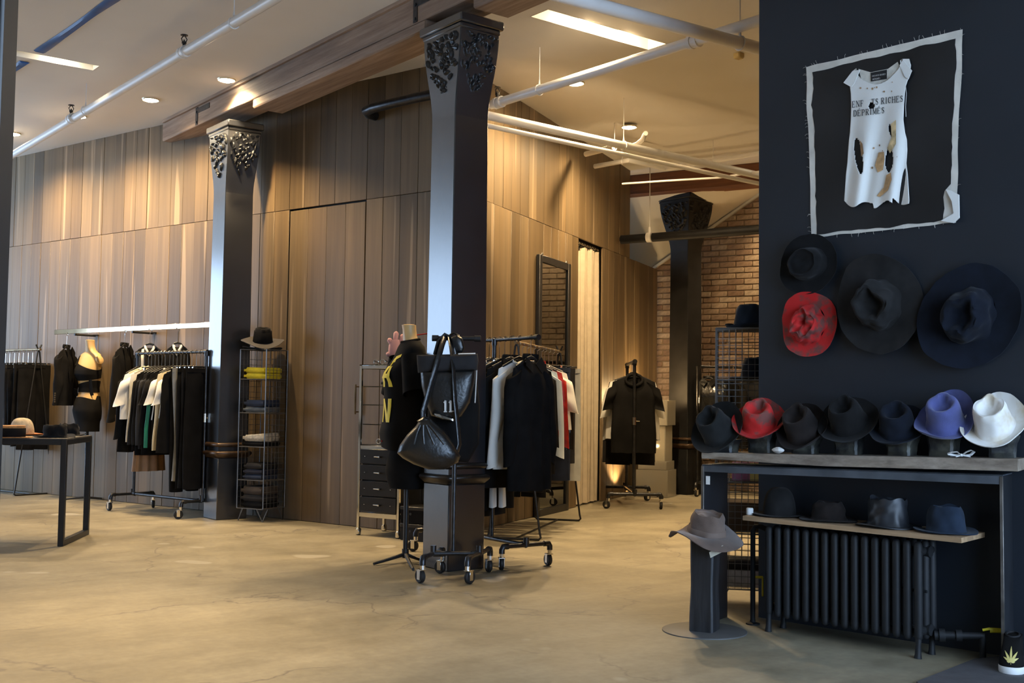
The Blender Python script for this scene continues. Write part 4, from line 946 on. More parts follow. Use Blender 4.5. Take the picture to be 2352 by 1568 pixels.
# the slab
sl = MB(); rings = []; SF = -.03
pl, pr = AJ(1611, 1039, SF), AJ(2303, 1053.5, SF)
sa0 = np.dot(pl-JL, JD); sa1 = np.dot(pr-JL, JD)
def slabz_s(s_): return pl[2]+(pr[2]-pl[2])*(s_-sa0)/(sa1-sa0)
for i in range(31):
    t = i/30; s_ = sa0+(sa1+.06-sa0)*t; zt_ = slabz_s(s_); th = .030+.022*min(1, max(0, (t-.02)/.4))
    f0 = SF+.004*math.sin(t*17)+.003*math.sin(t*41)
    rings.append([tuple(jp(s_, f0+.003, zt_)), tuple(jp(s_, JDEP-.012, zt_)), tuple(jp(s_, JDEP-.012, zt_-th+.004)), tuple(jp(s_, f0+.006+.012*nz(t*6), zt_-th)), tuple(jp(s_, f0, zt_-th*.55))])
sl.loft(rings); slo = tag(sl.build('wooden_slab', M_SLAB, smooth=40), 'thick weathered wooden slab lying on the steel bench under the hats', 'slab')
def slabz(p): return slabz_s(np.dot(np.array([p[0], p[1], 0])-JL, JD))
# hats on head blocks
def block(label, p, zt, w=.105, rz=.3):
    x, y = p[0], p[1]; z0 = slabz(p); m = MB(); c, s = math.cos(rz), math.sin(rz); rings = []
    for j in range(9):
        t = j/8; k = w*(.86+.24*t-.10*math.sin(t*PI)); z = z0+(zt-z0)*t
        rings.append([(x+c*k*.62*a-s*k*.55*b+.004*nz(t*5, a*2, b*2), y+s*k*.62*a+c*k*.55*b+.004*nz(t*5+9, a*2, b*2), z) for a, b in ((-1, -.8), (-.8, -1), (.8, -1), (1, -.8), (1, .8), (.8, 1), (-.8, 1), (-1, .8))])
    m.loft(rings); return tag(m.build('head_block', M_STONE, off=None), label, 'block', 'mottled head blocks on the slab')
GH = 'hats on head blocks along the slab'
def bench_hat(px, py, label, blabel, mt, pitch, roll, yaw, bpx, back=.10, **k):
    p = AJ(px, py, back); q = AJ(bpx, 1040, back)
    block(blabel, tuple(q+JN*.03), p[2]-.035, rz=jrz+random.uniform(-.2, .2))
    return hat(label, p, cam_frame(yaw, pitch, roll), mt, group=GH, **k)
R_ = math.radians
bench_hat(1652, 992, 'dark olive grey felt fedora at the left end of the slab, tilted steeply', 'head block under the olive grey fedora', F_OLIVE, R_(30), R_(-41), R_(142), 1660, .05, rb=.084, h=.125, brim=.062, curl=.02, seed=1, upturn=(-PI/2, .05))
bench_hat(1744, 974, 'red mottled felt fedora on the slab', 'head block under the red fedora', F_RED, R_(30), R_(-14), R_(142), 1745, rb=.080, h=.105, brim=.058, curl=.022, seed=2, upturn=(-PI/2, .04))
bench_hat(1846, 990, 'brown black felt fedora right of the red one', 'head block under the brown black fedora', F_BROWN, R_(30), R_(-34), R_(142), 1845, rb=.082, h=.12, brim=.052, curl=.022, seed=3, upturn=(-PI/2, .035))
bench_hat(1950, 972, 'black wide brimmed fedora in the middle of the slab', 'head block under the black wide fedora', F_BLACK, R_(30), R_(-29), R_(142), 1945, rb=.084, h=.12, brim=.07, curl=.02, seed=4)
bench_hat(2062, 985, 'nearly black navy fedora left of the violet blue hat', 'head block under the navy fedora', F_NAVY, R_(30), R_(-20), R_(142), 2068, rb=.082, h=.11, brim=.055, curl=.02, seed=5)
bench_hat(2172, 972, 'violet blue felt fedora with a dark crease shadow on the slab', 'head block under the violet blue fedora', F_BLUE, R_(30), R_(-23), R_(142), 2165, rb=.083, h=.12, brim=.056, curl=.025, seed=6, upturn=(-PI/2-.3, .06), wave=.010)
bench_hat(2285, 980, 'dusty white felt fedora at the right end of the slab', 'head block under the white fedora', F_WHITE, R_(30), R_(-29), R_(142), 2300, rb=.084, h=.125, brim=.060, curl=.022, seed=7, upturn=(-PI/2-.2, .05))
# crumpled paper and white bow on the slab
q = AJ(1787, 1042, .0); m = MB(); rings = []
for j in range(7):
    t = j/6; rings.append([((.026*math.sin(PI*(.08+.84*t))+.007*nz(k*1.9, j*1.7))*math.cos(2*PI*k/12)*.8, (.032*math.sin(PI*(.08+.84*t))+.008*nz(k*2.1, j))*math.sin(2*PI*k/12)*1.1, .002+.030*t) for k in range(12)])
m.loft(rings); o = m.build('crumpled_paper', M_TAG, smooth=20); o.location = (q[0], q[1], slabz(q)+.001); tag(o, 'crumpled white paper ball on the slab beside the red hat', 'paper')
q = AJ(2208, 1050, .0); bw_ = thing('string_bow', 'small white bow of cord on the slab before the violet blue hat', 'bow', (q[0], q[1], slabz(q)+.004), CAMROT)
for s in (-1, 1):
    m = MB(); m.tube([(s*.004, 0, .008), (s*.02, -.006, .022), (s*.042, 0, .030 if s > 0 else .020), (s*.058, .004, .024 if s > 0 else .012), (s*.045, .006, .010), (s*.02, .004, .006), (s*.004, 0, .008)], [(.010, .002)]*7, 8, flat=(0, 1, 0)); m.build('loop', M_TAG, bw_)
    m = MB(); m.tube([(s*.002, 0, .006), (s*.02, -.014, .003), (s*.032, -.022, .0015)], .0025, 6); m.build('tail', M_TAG, bw_)
m = MB(); m.lathe([(0, 0), (.007, .003), (.007, .012), (0, .015)], 10); m.build('knot', M_TAG, bw_)

# radiator
RX = 4.488; ry0, ry1 = 3.645, 2.875; NS = 16; rdt = thing('cast_iron_radiator', 'black cast iron column radiator under the steel bench', 'radiator', (RX+.08, (ry0+ry1)/2, 0), .1); off = (RX+.08, (ry0+ry1)/2, 0)
def radp(x, y, z): c_, s_ = math.cos(.1), math.sin(.1); dx, dy = x-off[0], y-off[1]; return np.array([RX+.08+dx*c_-dy*s_, (ry0+ry1)/2+dx*s_+dy*c_, z])
for i in range(NS):
    y = ry0+(ry1-ry0)*i/(NS-1); m = MB(); zb, zt_ = (.075, .512)
    for x in (RX, RX+.065, RX+.13):
        m.tube([(x, y, zb), (x, y, zb+.003), (x, y, zb+.010), (x, y, zb+.024), (x, y, zt_-.024), (x, y, zt_-.010), (x, y, zt_-.003), (x, y, zt_)], [.004, .011, .016, .0185, .0185, .016, .011, .004], 10)
    m.tube([(RX-.005, y, .115), (RX+.135, y, .115)], [(.019, .02)]*2, 8); m.tube([(RX-.005, y, .465), (RX+.135, y, .465)], [(.019, .02)]*2, 8)
    m.tube([(RX+.065, y-.027, .118), (RX+.065, y+.027, .118)], .026, 8); m.tube([(RX+.065, y-.027, .462), (RX+.065, y+.027, .462)], .026, 8)
    m.tube([(RX+.03, y-.026, .29), (RX+.03, y+.026, .29)], .007, 6)
    se = m.build('section', M_RAD, rdt, off=off, smooth=50)
    if i in (0, NS-1):
        for x in (RX, RX+.13):
            m = MB(); m.tube([(x, y, .12), (x-.003, y, .06), (x-.006, y, .02), (x-.008, y, .0)], [.018, .012, .014, .017], 10); m.build('foot', M_RAD, se, off=off)
def radp0(x, y, z): c_, s_ = math.cos(.1), math.sin(.1); dx, dy = x-RX-.08, y-(ry0+ry1)/2; return np.array([RX+.08+dx*c_-dy*s_, (ry0+ry1)/2+dx*s_+dy*c_, z])
# valve pipe, right end
vp = thing('radiator_valve', 'black radiator pipe with yellow lever handle at the right end', 'valve', (RX+.1, ry1-.02, 0)); off = (RX+.1, ry1-.02, 0)
e0 = radp0(RX+.085, ry1-.03, .095); pend = Z(2268, 1515); e1 = np.array([pend[0]-.02, pend[1]+.01, .105])
dv = (e1-e0)/np.linalg.norm(e1-e0); m = MB(); m.tube([e0, e0+dv*.02, e0+dv*.02, e0+dv*.045, e0+dv*.045, e0+dv*.09, e0+dv*.09, e0+dv*.115, e0+dv*.115, e1-dv*.02, e1, e1-np.array([0, 0, .02]), np.array([e1[0], e1[1], 0])], [.022, .022, .03, .03, .018, .018, .026, .026, .016, .016, .016, .014, .014], 12); m.build('pipe', M_RAD, vp, off=off)
m = MB(); hl = e0+dv*.20+np.array([0, 0, .025]); m.tube([hl, hl+dv*.03+np.array([0, 0, .006])], (.006), 8); m.tube([hl+dv*.03, hl+dv*.09+np.array([0, 0, -.002])], [(.011, .006)]*2, 8, flat=(0, 0, 1)); m.build('lever', M_YHAND, vp, off=off)
rs = Z(1723, 1434); rv = thing('radiator_riser', 'thin black riser pipe with yellow lever left of the radiator', 'pipe', (rs[0]+.02, rs[1], 0)); off = (rs[0]+.02, rs[1], 0); x, y = off[0], off[1]
m = MB(); m.tube([(x, y, .0), (x, y, .47), (x+.005, y-.012, .49), (x+.01, y-.04, .492), tuple(radp0(RX+.06, ry0+.02, .475))], .013, 10); m.lathe([(.035, 0), (.035, .006), (.014, .012), (.014, .02)], 14, (x, y, 0)); m.build('pipe', M_RAD, rv, off=off)
m = MB(); m.tube([(x+.04, y-.03, .14), (x+.04, y-.03, .235)], [(.009, .005)]*2, 8); m.tube([(x, y, .235), (x+.04, y-.03, .235)], .007, 6); m.build('lever', M_YHAND, rv, off=off)
# shelf on the radiator
zs = .552; s0, s1, s2 = Z(1706, 1184, zs), Z(2208, 1235, zs), Z(2262, 1222, zs); s3 = s0+(s2-s1)*1.05
m = MB(); m.prism([(p_[0], p_[1], zs-.022) for p_ in (s0, s3, s2, s1)], (0, 0, .022)); tag(m.build('radiator_shelf', M_SHELFW), 'narrow pale wooden shelf board lying on the radiator', 'shelf')
GR = 'hats on the radiator shelf'
def shelf_hat(px, py, label, mt, **k):
    p = LN(px, py, s0+(s3-s0)*.5, s1+(s2-s1)*.5); return hat(label, (p[0], p[1], zs+.004), cam_frame(k.pop('yaw', .3), 0, 0), mt, group=GR, **k)
shelf_hat(1790, 1195, 'dark charcoal round crowned bowler at the left of the radiator shelf', F_GREY, rb=.080, h=.135, brim=.055, curl=.004, wave=.002, style='bowler', seed=11, oval=1.05)
shelf_hat(1902, 1203, 'low crushed charcoal brown hat second on the radiator shelf', F_BROWN, rb=.080, rt=.066, h=.085, brim=.055, curl=.004, wave=.004, style='crumple', seed=12, lump=.010, dent=.02)
shelf_hat(2040, 1215, 'tall creased black leather look hat third on the radiator shelf', mat('waxed_black', (.016, .018, .022), .45, var=.5, scale=16, bump=.4, bscale=40), rb=.086, rt=.080, h=.125, brim=.058, curl=.004, wave=.005, style='crumple', seed=13, lump=.012, dent=.02)
shelf_hat(2172, 1226, 'slate blue felt hat at the right end of the radiator shelf', F_SLATE, rb=.080, rt=.066, h=.112, brim=.05, curl=.004, wave=.005, style='crumple', seed=14, lump=.006, dent=.025)
q = Z(1722, 1182, zs); m = MB(); m.lathe([(0, 0), (.017, 0), (.018, .003), (.018, .03), (.015, .034), (0, .035)], 18); o = m.build('white_jar', M_TAG); o.location = (q[0], q[1], zs+.001); tag(o, 'small white jar at the left end of the radiator shelf', 'jar')

# hats on the wall
GW = 'hats hung on the black wall'
def wall_hat(px, py, label, mt, spin=0., tiltz=0., out=.03, **k):
    p = AW(px, py, out); M = Matrix.Rotation(tiltz+.157, 4, 'Z') @ Matrix.Rotation(-PI/2, 4, 'Y') @ Matrix.Rotation(spin, 4, 'Z'); return hat(label, p, M, mt, group=GW, **k)
wall_hat(1858, 607, 'black felt hat hung on the wall just under the canvas', F_BLACK, .4, .1, rb=.082, rt=.07, h=.10, brim=.068, curl=.012, wave=.006, style='crumple', seed=21, lump=.006, dent=.02, out=.045)
wall_hat(1858, 745, 'crumpled red mottled hat hung on the black wall', F_RED, 1.3, .12, rb=.086, rt=.062, h=.09, brim=.068, curl=.012, wave=.020, style='crumple', seed=22, lump=.024, dent=.045, out=.035)
wall_hat(2019, 700, 'charcoal wide brimmed hat with deep creases hung on the black wall', F_GREY, 1.75, .05, rb=.108, rt=.088, h=.12, brim=.115, curl=.012, wave=.018, style='fedora', seed=23, lump=.016, dent=.065, out=.04)
wall_hat(2226, 725, 'navy wide brimmed hat hung rightmost on the black wall', F_NAVY, 1.0, .05, rb=.112, rt=.090, h=.12, brim=.118, curl=.010, wave=.018, style='fedora', seed=24, lump=.018, dent=.055, out=.04)

# hat stand in front: charred post on a round plate
hp = Z(1618, 1449); hs = thing('hat_post', 'square charred wooden post on a round grey floor plate', 'hat stand', (hp[0], hp[1], 0), .45)
m = MB(); m.lathe([(0, 0), (.205, 0), (.205, .005), (.2, .007), (0, .007)], 48); m.build('floor_plate', M_PLATE, hs)
m = MB(); rings = []
for j in range(13):
    t = j/12; a = .066-.004*math.sin(t*PI)+.003*nz(t*3); rings.append([(sx*a*(1 if abs(sx) == 1 else 1)+.01*t*t, sy*a*.9, .007+.44*t) for sx, sy in ((-1, -.86), (-.86, -1), (.86, -1), (1, -.86), (1, .86), (.86, 1), (-.86, 1), (-1, .86))])
m.loft(rings); m.build('post', M_POSTW, hs)
hh = hat('taupe floppy wide brimmed hat on the charred post', (hp[0]+.01, hp[1], .475), cam_frame(.2, R_(10), R_(4)), F_TAUPE, rb=.090, rt=.076, h=.10, brim=.098, curl=-.018, wave=.026, style='crumple', seed=31, lump=.008, dent=.03, band=mat('taupe_ribbon', (.15, .102, .078), .8), bandh=.028)
m = MB(); m.box((.0, -.155, -.045), (.075, .0015, .045), .0004, M=Matrix.Rotation(-.5, 3, 'Y') @ Matrix.Rotation(.5, 3, 'X')); m.build('price_tag', mat('kraft_tag', (.62, .56, .44), .8), hh)

# ------------------------------------------------------------------ canvas and torn top on the wall
cv = [AW(1853, 155, 0), AW(2212, 68, 0), AW(2196, 512, 0), AW(1866, 546, 0)]
cvc = sum(cv)/4+WN*.004; cvr = thing('canvas', 'unstretched black painted canvas with frayed raw edges on the dark wall', 'canvas', tuple(cvc)); off = tuple(cvc)
def cvp(u, v, out):
    p = (cv[0]*(1-u)+cv[1]*u)*(1-v)+(cv[3]*(1-u)+cv[2]*u)*v
    e = .006*nz(u*6, v*6, 2)+.006*math.sin(v*9)*(1 if u < .5 else -1)*abs(u-.5)
    return tuple(p+WN*(out+.004+.006*abs(nz(u*3, v*3)))-WD*e+np.array([0, 0, .006*nz(u*7+3, v*5)]))
m = MB(); n = 24; m.add([cvp(i/n, j/n, .002) for j in range(n+1) for i in range(n+1)], [(j*(n+1)+i, j*(n+1)+i+1, (j+1)*(n+1)+i+1, (j+1)*(n+1)+i) for j in range(n) for i in range(n)])
m.add([cvp(i/n, j/n, .0) for j in range(n+1) for i in range(n+1)], [(j*(n+1)+i, (j+1)*(n+1)+i, (j+1)*(n+1)+i+1, j*(n+1)+i+1) for j in range(n) for i in range(n)]); m.build('raw_cloth', M_RAW, cvr, off=off)
def inset(u, v): return u, v
m = MB(); n = 30; vs = []
for j in range(n+1):
    for i in range(n+1):
        a, b_ = i/n, j/n; l = .042+.012*nz(b_*7, 1)+.01*nz(b_*23, 4); r_ = .036+.014*nz(b_*6, 2)+.01*nz(b_*21, 5); t = .040+.012*nz(a*7, 3); bb_ = .016+.010*nz(a*8, 6)
        if a > .85 and b_ > .8: r_ += .05*(a-.85)/.15
        vs.append(cvp(l+(1-l-r_)*a, t+(1-t-bb_)*b_, .0035))
m.add(vs, [(j*(n+1)+i, j*(n+1)+i+1, (j+1)*(n+1)+i+1, (j+1)*(n+1)+i) for j in range(n) for i in range(n)]); m.build('painted_field', M_CANV, cvr, off=off)
m = MB(); k = [AW(*q, .02+.01*(i % 2)) for i, q in enumerate(((2172, 435), (2183, 437), (2202, 447), (2203, 500), (2190, 512), (2160, 507), (2190, 490), (2186, 462)))]; m.prism([tuple(q) for q in k], (.006, 0, 0)); m.build('folded_corner', M_WHITE, cvr, off=off)
rd = random.Random(3)
fr = MB()
for i in range(70):
    e = rd.random(); sd_ = rd.choice((0, 1, 2, 3)); u, v = ((e, 0), (1, e), (e, 1), (0, e))[sd_]; a = np.array(cvp(u, v, .002)); dr = ((0, .012), (-.012, 0), (0, -.010), (.012, 0))[sd_]
    bq = a+np.array([-.004, dr[0]+rd.uniform(-.008, .008), dr[1]+rd.uniform(-.008, .008)]); fr.tube([a, (a+bq)/2+np.array([-.003, 0, .003]), bq], .0006, 4)
o = fr.build('frayed_threads', M_RAW, cvr, off=off); o['kind'] = 'stuff'
# torn white sleeveless top
def tp(px, py, out): return AW(px, py, out)
tt = thing('torn_top', 'torn scorched white sleeveless top with printed words pinned on the black canvas', 'shirt', tuple(tp(2015, 310, .03))); off = tuple(tp(2015, 310, .03))
Lx = [(135, 2052, 2088), (150, 1975, 2092), (163, 1958, 2090), (180, 1948, 2086), (198, 1952, 2080), (215, 1954, 2078), (245, 1955, 2076), (275, 1954, 2075), (305, 1952, 2079), (320, 1950, 2083), (345, 1948, 2084), (375, 1946, 2082), (400, 1943, 2084), (430, 1941, 2086), (460, 1939, 2088), (470, 1939, 2087)]
def edge(y):
    for (y0, a0, b0), (y1, a1, b1) in zip(Lx, Lx[1:]):
        if y <= y1: t = (y-y0)/(y1-y0); return a0+(a1-a0)*t, b0+(b1-b0)*t
    return Lx[-1][1], Lx[-1][2]
def neckline(px):     # lower edge of neck opening
    if 1968 < px < 2068: t = (px-1968)/100; return 168-18*t+34*math.sin(PI*t)**.8
    return 0
def hem(px): return 462+10*math.sin((px-1940)/20.)+6*math.sin((px-1940)/9.)+(14 if 2005 < px < 2050 else 0)
holes = [(1972, 358, 9, 42, .12), (2042, 368, 9, 28, -.05), (2002, 243, 7, 8, 0.), (2046, 300, 5, 14, 0.2)]
def inhole(px, py, k=1.):
    for hx, hy, rx, ry, sh in holes:
        dx = px-hx-sh*(py-hy); 
        if (dx/(rx*k))**2+((py-hy)/(ry*k))**2 < 1: return True
    return False
def tout(px, py): return .022+.010*math.sin((px-1940)/11.+py/90.)*min(1, max(0, (py-190)/120))+.006*math.sin((px-1950)/6.3+py/40.)*min(1, max(0, (py-300)/100))
nx, ny = 74, 96; vid = {}; vs = []; fs = []; stf = []
def tv(i, j):
    if (i, j) not in vid:
        py = 135+(478-135)*j/ny; a, b_ = edge(min(py, 470)); px = a+(b_-a)*i/nx; py = min(py, hem(px)); py = max(py, neckline(px)) if 1968 < px < 2068 else py
        vid[(i, j)] = len(vs); vs.append(tuple(tp(px, py, tout(px, py))))
    return vid[(i, j)]
for j in range(ny):
    for i in range(nx):
        py = 135+(478-135)*(j+.5)/ny; a, b_ = edge(min(py, 470)); px = a+(b_-a)*(i+.5)/nx
        if py+4 < neckline(px) or py-4 > hem(px) or inhole(px, py): continue
        f = (tv(i, j), tv(i+1, j), tv(i+1, j+1), tv(i, j+1)); fs.append(f)
m = MB(); m.add(vs, fs); o = m.build('cloth', M_WHITE, tt, smooth=80, off=off); md = o.modifiers.new('thick', 'SOLIDIFY'); md.thickness = .003; md.offset = 1
# scorched patches
def tpatch(poly, name, mt, out=.0045):
    m = MB(); c_ = np.mean(poly, axis=0); pts = []
    for (ax_, ay_), (bx_, by_) in zip(poly, poly[1:]+poly[:1]):
        for t in (0, .25, .5, .75): pts.append((ax_+(bx_-ax_)*t, ay_+(by_-ay_)*t))
    vs_ = [tuple(tp(c_[0], c_[1], tout(*c_)+out))]+[tuple(tp(x_, y_, tout(x_, y_)+out)) for x_, y_ in pts]; n_ = len(pts)
    m.add(vs_, [(0, 1+i, 1+(i+1) % n_) for i in range(n_)]); m.build(name, mt, tt, smooth=60, off=off)
tpatch([(2018, 350), (2030, 348), (2032, 365), (2028, 390), (2016, 396), (2010, 380)], 'scorch_patch', mat('scorch_tan', (.55, .33, .15), .9, var=.3, scale=30))
tpatch([(2036, 402), (2046, 396), (2048, 412), (2040, 436), (2022, 452), (2014, 450), (2030, 430)], 'scorch_patch', MATS['scorch_tan'])
tpatch([(2046, 285), (2058, 275), (2058, 330), (2044, 352), (2038, 340), (2048, 315)], 'scorch_patch', mat('scorch_pale', (.60, .45, .24), .9, var=.4, scale=30))
tpatch([(1975, 322), (1981, 330), (1984, 352), (1978, 360), (1976, 340)], 'scorch_patch', M_STAIN)
rd = random.Random(11)
for k in range(26):
    x_, y_ = rd.choice((rd.uniform(1962, 2070), rd.uniform(1990, 2060))), rd.choice((rd.uniform(185, 240), rd.uniform(290, 400)))
    if inhole(x_, y_, 1.4) or y_ < neckline(x_)+4: continue
    r_ = rd.uniform(.8, 2.4); tpatch([(x_+r_*math.cos(a), y_+r_*1.3*math.sin(a)) for a in (0, 1.2, 2.5, 3.8, 5.1)], 'scorch_spot', M_STAIN, .004)
# mini serif alphabet, strokes in a unit box
GL_ = {'E': [(.18, 0, .18, 1, .17), (.05, 1, .78, 1, .07), (.78, .78, .78, 1, .07), (.18, .52, .58, .52, .07), (.58, .42, .58, .62, .06), (.05, 0, .8, 0, .07), (.8, 0, .8, .24, .07)],
 'N': [(.17, 0, .17, 1, .07), (.15, 1, .83, 0, .17), (.83, 0, .83, 1, .07), (.02, 0, .34, 0, .06), (.02, 1, .22, 1, .06), (.68, 1, .98, 1, .06)],
 'F': [(.18, 0, .18, 1, .17), (.05, 1, .76, 1, .07), (.76, .76, .76, 1, .07), (.18, .5, .56, .5, .07), (.56, .4, .56, .6, .06), (.03, 0, .36, 0, .06)],
 'A': [(.14, 0, .5, 1, .07), (.5, 1, .86, 0, .17), (.28, .36, .7, .36, .06), (0, 0, .28, 0, .06), (.7, 0, 1, 0, .06)],
 'T': [(.5, 0, .5, 1, .17), (.08, 1, .92, 1, .07), (.08, .76, .08, 1, .06), (.92, .76, .92, 1, .06), (.32, 0, .68, 0, .06)],
 'I': [(.5, 0, .5, 1, .17), (.3, 0, .7, 0, .06), (.3, 1, .7, 1, .06)],
 'H': [(.18, 0, .18, 1, .16), (.82, 0, .82, 1, .16), (.18, .52, .82, .52, .07), (.03, 0, .33, 0, .06), (.03, 1, .33, 1, .06), (.67, 0, .97, 0, .06), (.67, 1, .97, 1, .06)],
 'R': [(.18, 0, .18, 1, .17), (.03, 1, .55, 1, .07), (.55, 1, .74, .88, .12), (.74, .88, .74, .66, .16), (.74, .66, .55, .52, .1), (.55, .52, .18, .52, .07), (.45, .52, .84, 0, .16), (.03, 0, .34, 0, .06), (.76, 0, .98, 0, .06)],
 'P': [(.2, 0, .2, 1, .17), (.05, 1, .58, 1, .07), (.58, 1, .78, .88, .12), (.78, .88, .78, .62, .16), (.78, .62, .58, .48, .1), (.58, .48, .2, .48, .07), (.05, 0, .38, 0, .06)],
 'D': [(.2, 0, .2, 1, .17), (.05, 1, .5, 1, .07), (.5, 1, .78, .8, .13), (.78, .8, .85, .5, .17), (.85, .5, .78, .2, .17), (.78, .2, .5, 0, .13), (.5, 0, .05, 0, .07)],
 'C': [(.84, .76, .62, .97, .1), (.62, .97, .35, .92, .1), (.35, .92, .17, .68, .16), (.17, .68, .17, .32, .17), (.17, .32, .35, .08, .16), (.35, .08, .62, .03, .1), (.62, .03, .86, .22, .07), (.84, .7, .84, .98, .06)],
 'S': [(.76, .76, .58, .98, .08), (.58, .98, .32, .92, .1), (.32, .92, .22, .74, .15), (.22, .74, .42, .56, .16), (.42, .56, .68, .42, .17), (.68, .42, .78, .24, .15), (.78, .24, .62, .04, .1), (.62, .04, .34, .03, .08), (.34, .03, .18, .24, .07), (.76, .72, .76, .98, .05), (.18, .02, .18, .28, .05)],
 'M': [(.14, 0, .14, 1, .07), (.14, 1, .5, .1, .15), (.5, .1, .86, 1, .07), (.86, 0, .86, 1, .16), (.02, 0, .26, 0, .06), (.02, 1, .2, 1, .06), (.72, 0, 1, 0, .06), (.8, 1, .98, 1, .06)],
 '1': [(.5, 0, .5, 1, .24), (.5, 1, .22, .82, .14), (.22, 0, .78, 0, .10)]}
def text_mesh(txt, P, adv=1.08, skip=()):
    """P(x, y): text plane (unit glyph height) -> world point; flat stroke quads"""
    m = MB(); x0 = 0.
    for k, ch in enumerate(txt):
        acc = ch in 'É'; g = 'E' if acc else ch
        if g in GL_ and k not in skip:
            w = .62 if g in 'I1' else (1.0 if g in 'NHM' else .86)
            for (ax_, ay_, bx_, by_, th_) in GL_[g]+([(.4, 1.12, .62, 1.3, .1)] if acc else []):
                ax2, bx2 = x0+ax_*w, x0+bx_*w; dx, dy = bx2-ax2, by_-ay_; l_ = math.hypot(dx, dy) or 1; nx_, ny_ = -dy/l_*th_/2, dx/l_*th_/2; ex, ey = dx/l_*.02, dy/l_*.02
                q = [(ax2-ex+nx_, ay_-ey+ny_), (bx2+ex+nx_, by_+ey+ny_), (bx2+ex-nx_, by_+ey-ny_), (ax2-ex-nx_, ay_-ey-ny_)]
                m.add([P(*p_) for p_ in q], [(0, 1, 2, 3)])
            x0 += w*adv+.04
        else: x0 += .5 if ch == ' ' else .9
    return m
def P1(x, y): px = 1957+x*9.15; py = 247-y*14.0-(px-1957)*.118; return tuple(tp(px, py, tout(px, py)+.0042))
def P2(x, y): px = 1960+x*9.6; py = 267.5-y*13.5-(px-1960)*.112; return tuple(tp(px, py, tout(px, py)+.0042))
M_INK = mat('black_ink', (.015, .015, .015), .8, var=.05)
text_mesh('ENFANTS RICHES', P1, skip=(3, 4)).build('printed_words', M_INK, tt, off=off, smooth=0)
text_mesh('DÉPRIMÉS', P2).build('printed_words', M_INK, tt, off=off, smooth=0)
# back of the shirt seen through the neck, and its black label with white words
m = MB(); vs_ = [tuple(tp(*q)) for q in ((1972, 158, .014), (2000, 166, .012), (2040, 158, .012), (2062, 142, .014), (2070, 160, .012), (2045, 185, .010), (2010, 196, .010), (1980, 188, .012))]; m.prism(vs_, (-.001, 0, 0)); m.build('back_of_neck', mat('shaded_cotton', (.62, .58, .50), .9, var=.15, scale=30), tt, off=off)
lc = [(2000, 167), (2037, 160), (2037, 181), (2001, 187)]
m = MB(); m.prism([tuple(tp(x_, y_, .0155)) for x_, y_ in lc], (-.001, 0, 0)); lb = m.build('neck_label', M_CANV, tt, off=off)
def P3(x, y): return tuple(tp(2003+x*2.35, 176.5-y*3.3-x*.38, .0172))
def P4(x, y): return tuple(tp(2004+x*2.35, 184-y*3.3-x*.38, .0172))
text_mesh('ENFANTS RICHES', P3).build('label_words', M_TAG, lb, off=off, smooth=0); text_mesh('DÉPRIMÉS', P4).build('label_words', M_TAG, lb, off=off, smooth=0)
m = MB(); m.tube([tp(2078, 180, .02), tp(2082, 215, .024), tp(2080, 245, .02), tp(2081, 268, .02)], .0012, 5); m.build('loose_thread', M_WHITE, tt, off=off)
for (x0_, y0_, pts_) in ((0, 0, [(1958, 163), (1937, 190), (1955, 200), (1962, 192), (1975, 160)]), (0, 0, [(2074, 137), (2094, 162), (2086, 182), (2078, 176), (2066, 150)])):
    m = MB(); m.prism([tuple(tp(a_, b_2, .024+.006*(i % 2))) for i, (a_, b_2) in enumerate(pts_)], (.004, 0, 0)); m.build('cap_sleeve', M_WHITE, tt, off=off)
# ------------------------------------------------------------------ black table at the left with hats
ta = np.array([2.57, 8.632]); tb = np.array([2.965, 9.287]); tu = (tb-ta)/np.linalg.norm(tb-ta); tv_ = np.array([-tu[1], tu[0]]); TH = .785; tw = np.linalg.norm(tb-ta)
tl_ = Z(0, 1005, TH)[:2]-Z(140, 1008, TH)[:2]; tvd = tl_/np.linalg.norm(tl_)
tbz = math.atan2(tu[1], tu[0]); tab = thing('steel_table', 'black square tube steel table at the left with hats on it', 'table', (*ta, 0), tbz)
TL = 1.7                                                # local x along the short end, y along the length (to the left, away)
t_ = .042
for x in (t_/2, tw-t_/2):
    for y in (t_/2, TL-t_/2):
        m = MB(); m.box((x, y, TH/2), (t_, t_, TH-.002), .003); m.build('leg', M_BLK, tab)
for y in (t_/2, TL-t_/2):
    m = MB(); m.box((tw/2, y, t_/2+.001), (tw-2*t_, t_, t_), .003); m.build('floor_rail', M_BLK, tab)
    m = MB(); m.box((tw/2, y, TH-t_/2), (tw-2*t_, t_, t_), .003); m.build('apron', M_BLK, tab)
for x in (t_/2, tw-t_/2):
    m = MB(); m.box((x, TL/2, TH-t_/2), (t_, TL-2*t_, t_), .003); m.build('apron', M_BLK, tab)
m = MB(); m.box((tw/2, TL/2, TH+.003), (tw-.004, TL-.004, .008), .002); m.build('table_top', mat('grey_steel_top', (.11, .105, .10), .35, .4, var=.2), tab)
GT = 'hats on the black table'
def tab_hat(px, py, label, mt, **k):
    p = Z(px, py, TH+.01); return hat(label, (p[0], p[1], TH+.011), cam_frame(k.pop('yaw', .3), 0, 0), mt, group=GT, **k)
tab_hat(28, 1004, 'brown straw boater with a wide black band on the table edge', F_STRAW, rb=.088, rt=.088, h=.085, brim=.055, curl=0., wave=.002, style='boater', band=M_BLKW, bandh=.066, seed=41, lump=0, name='straw_hat')
tab_hat(50, 998, 'pale domed straw hat with orange brim behind the boater', F_PALE, rb=.092, h=.13, brim=.075, curl=.006, wave=.004, style='bowler', seed=42, brimm=mat('orange_felt', (.42, .15, .05), .9), lump=.003, name='straw_hat')
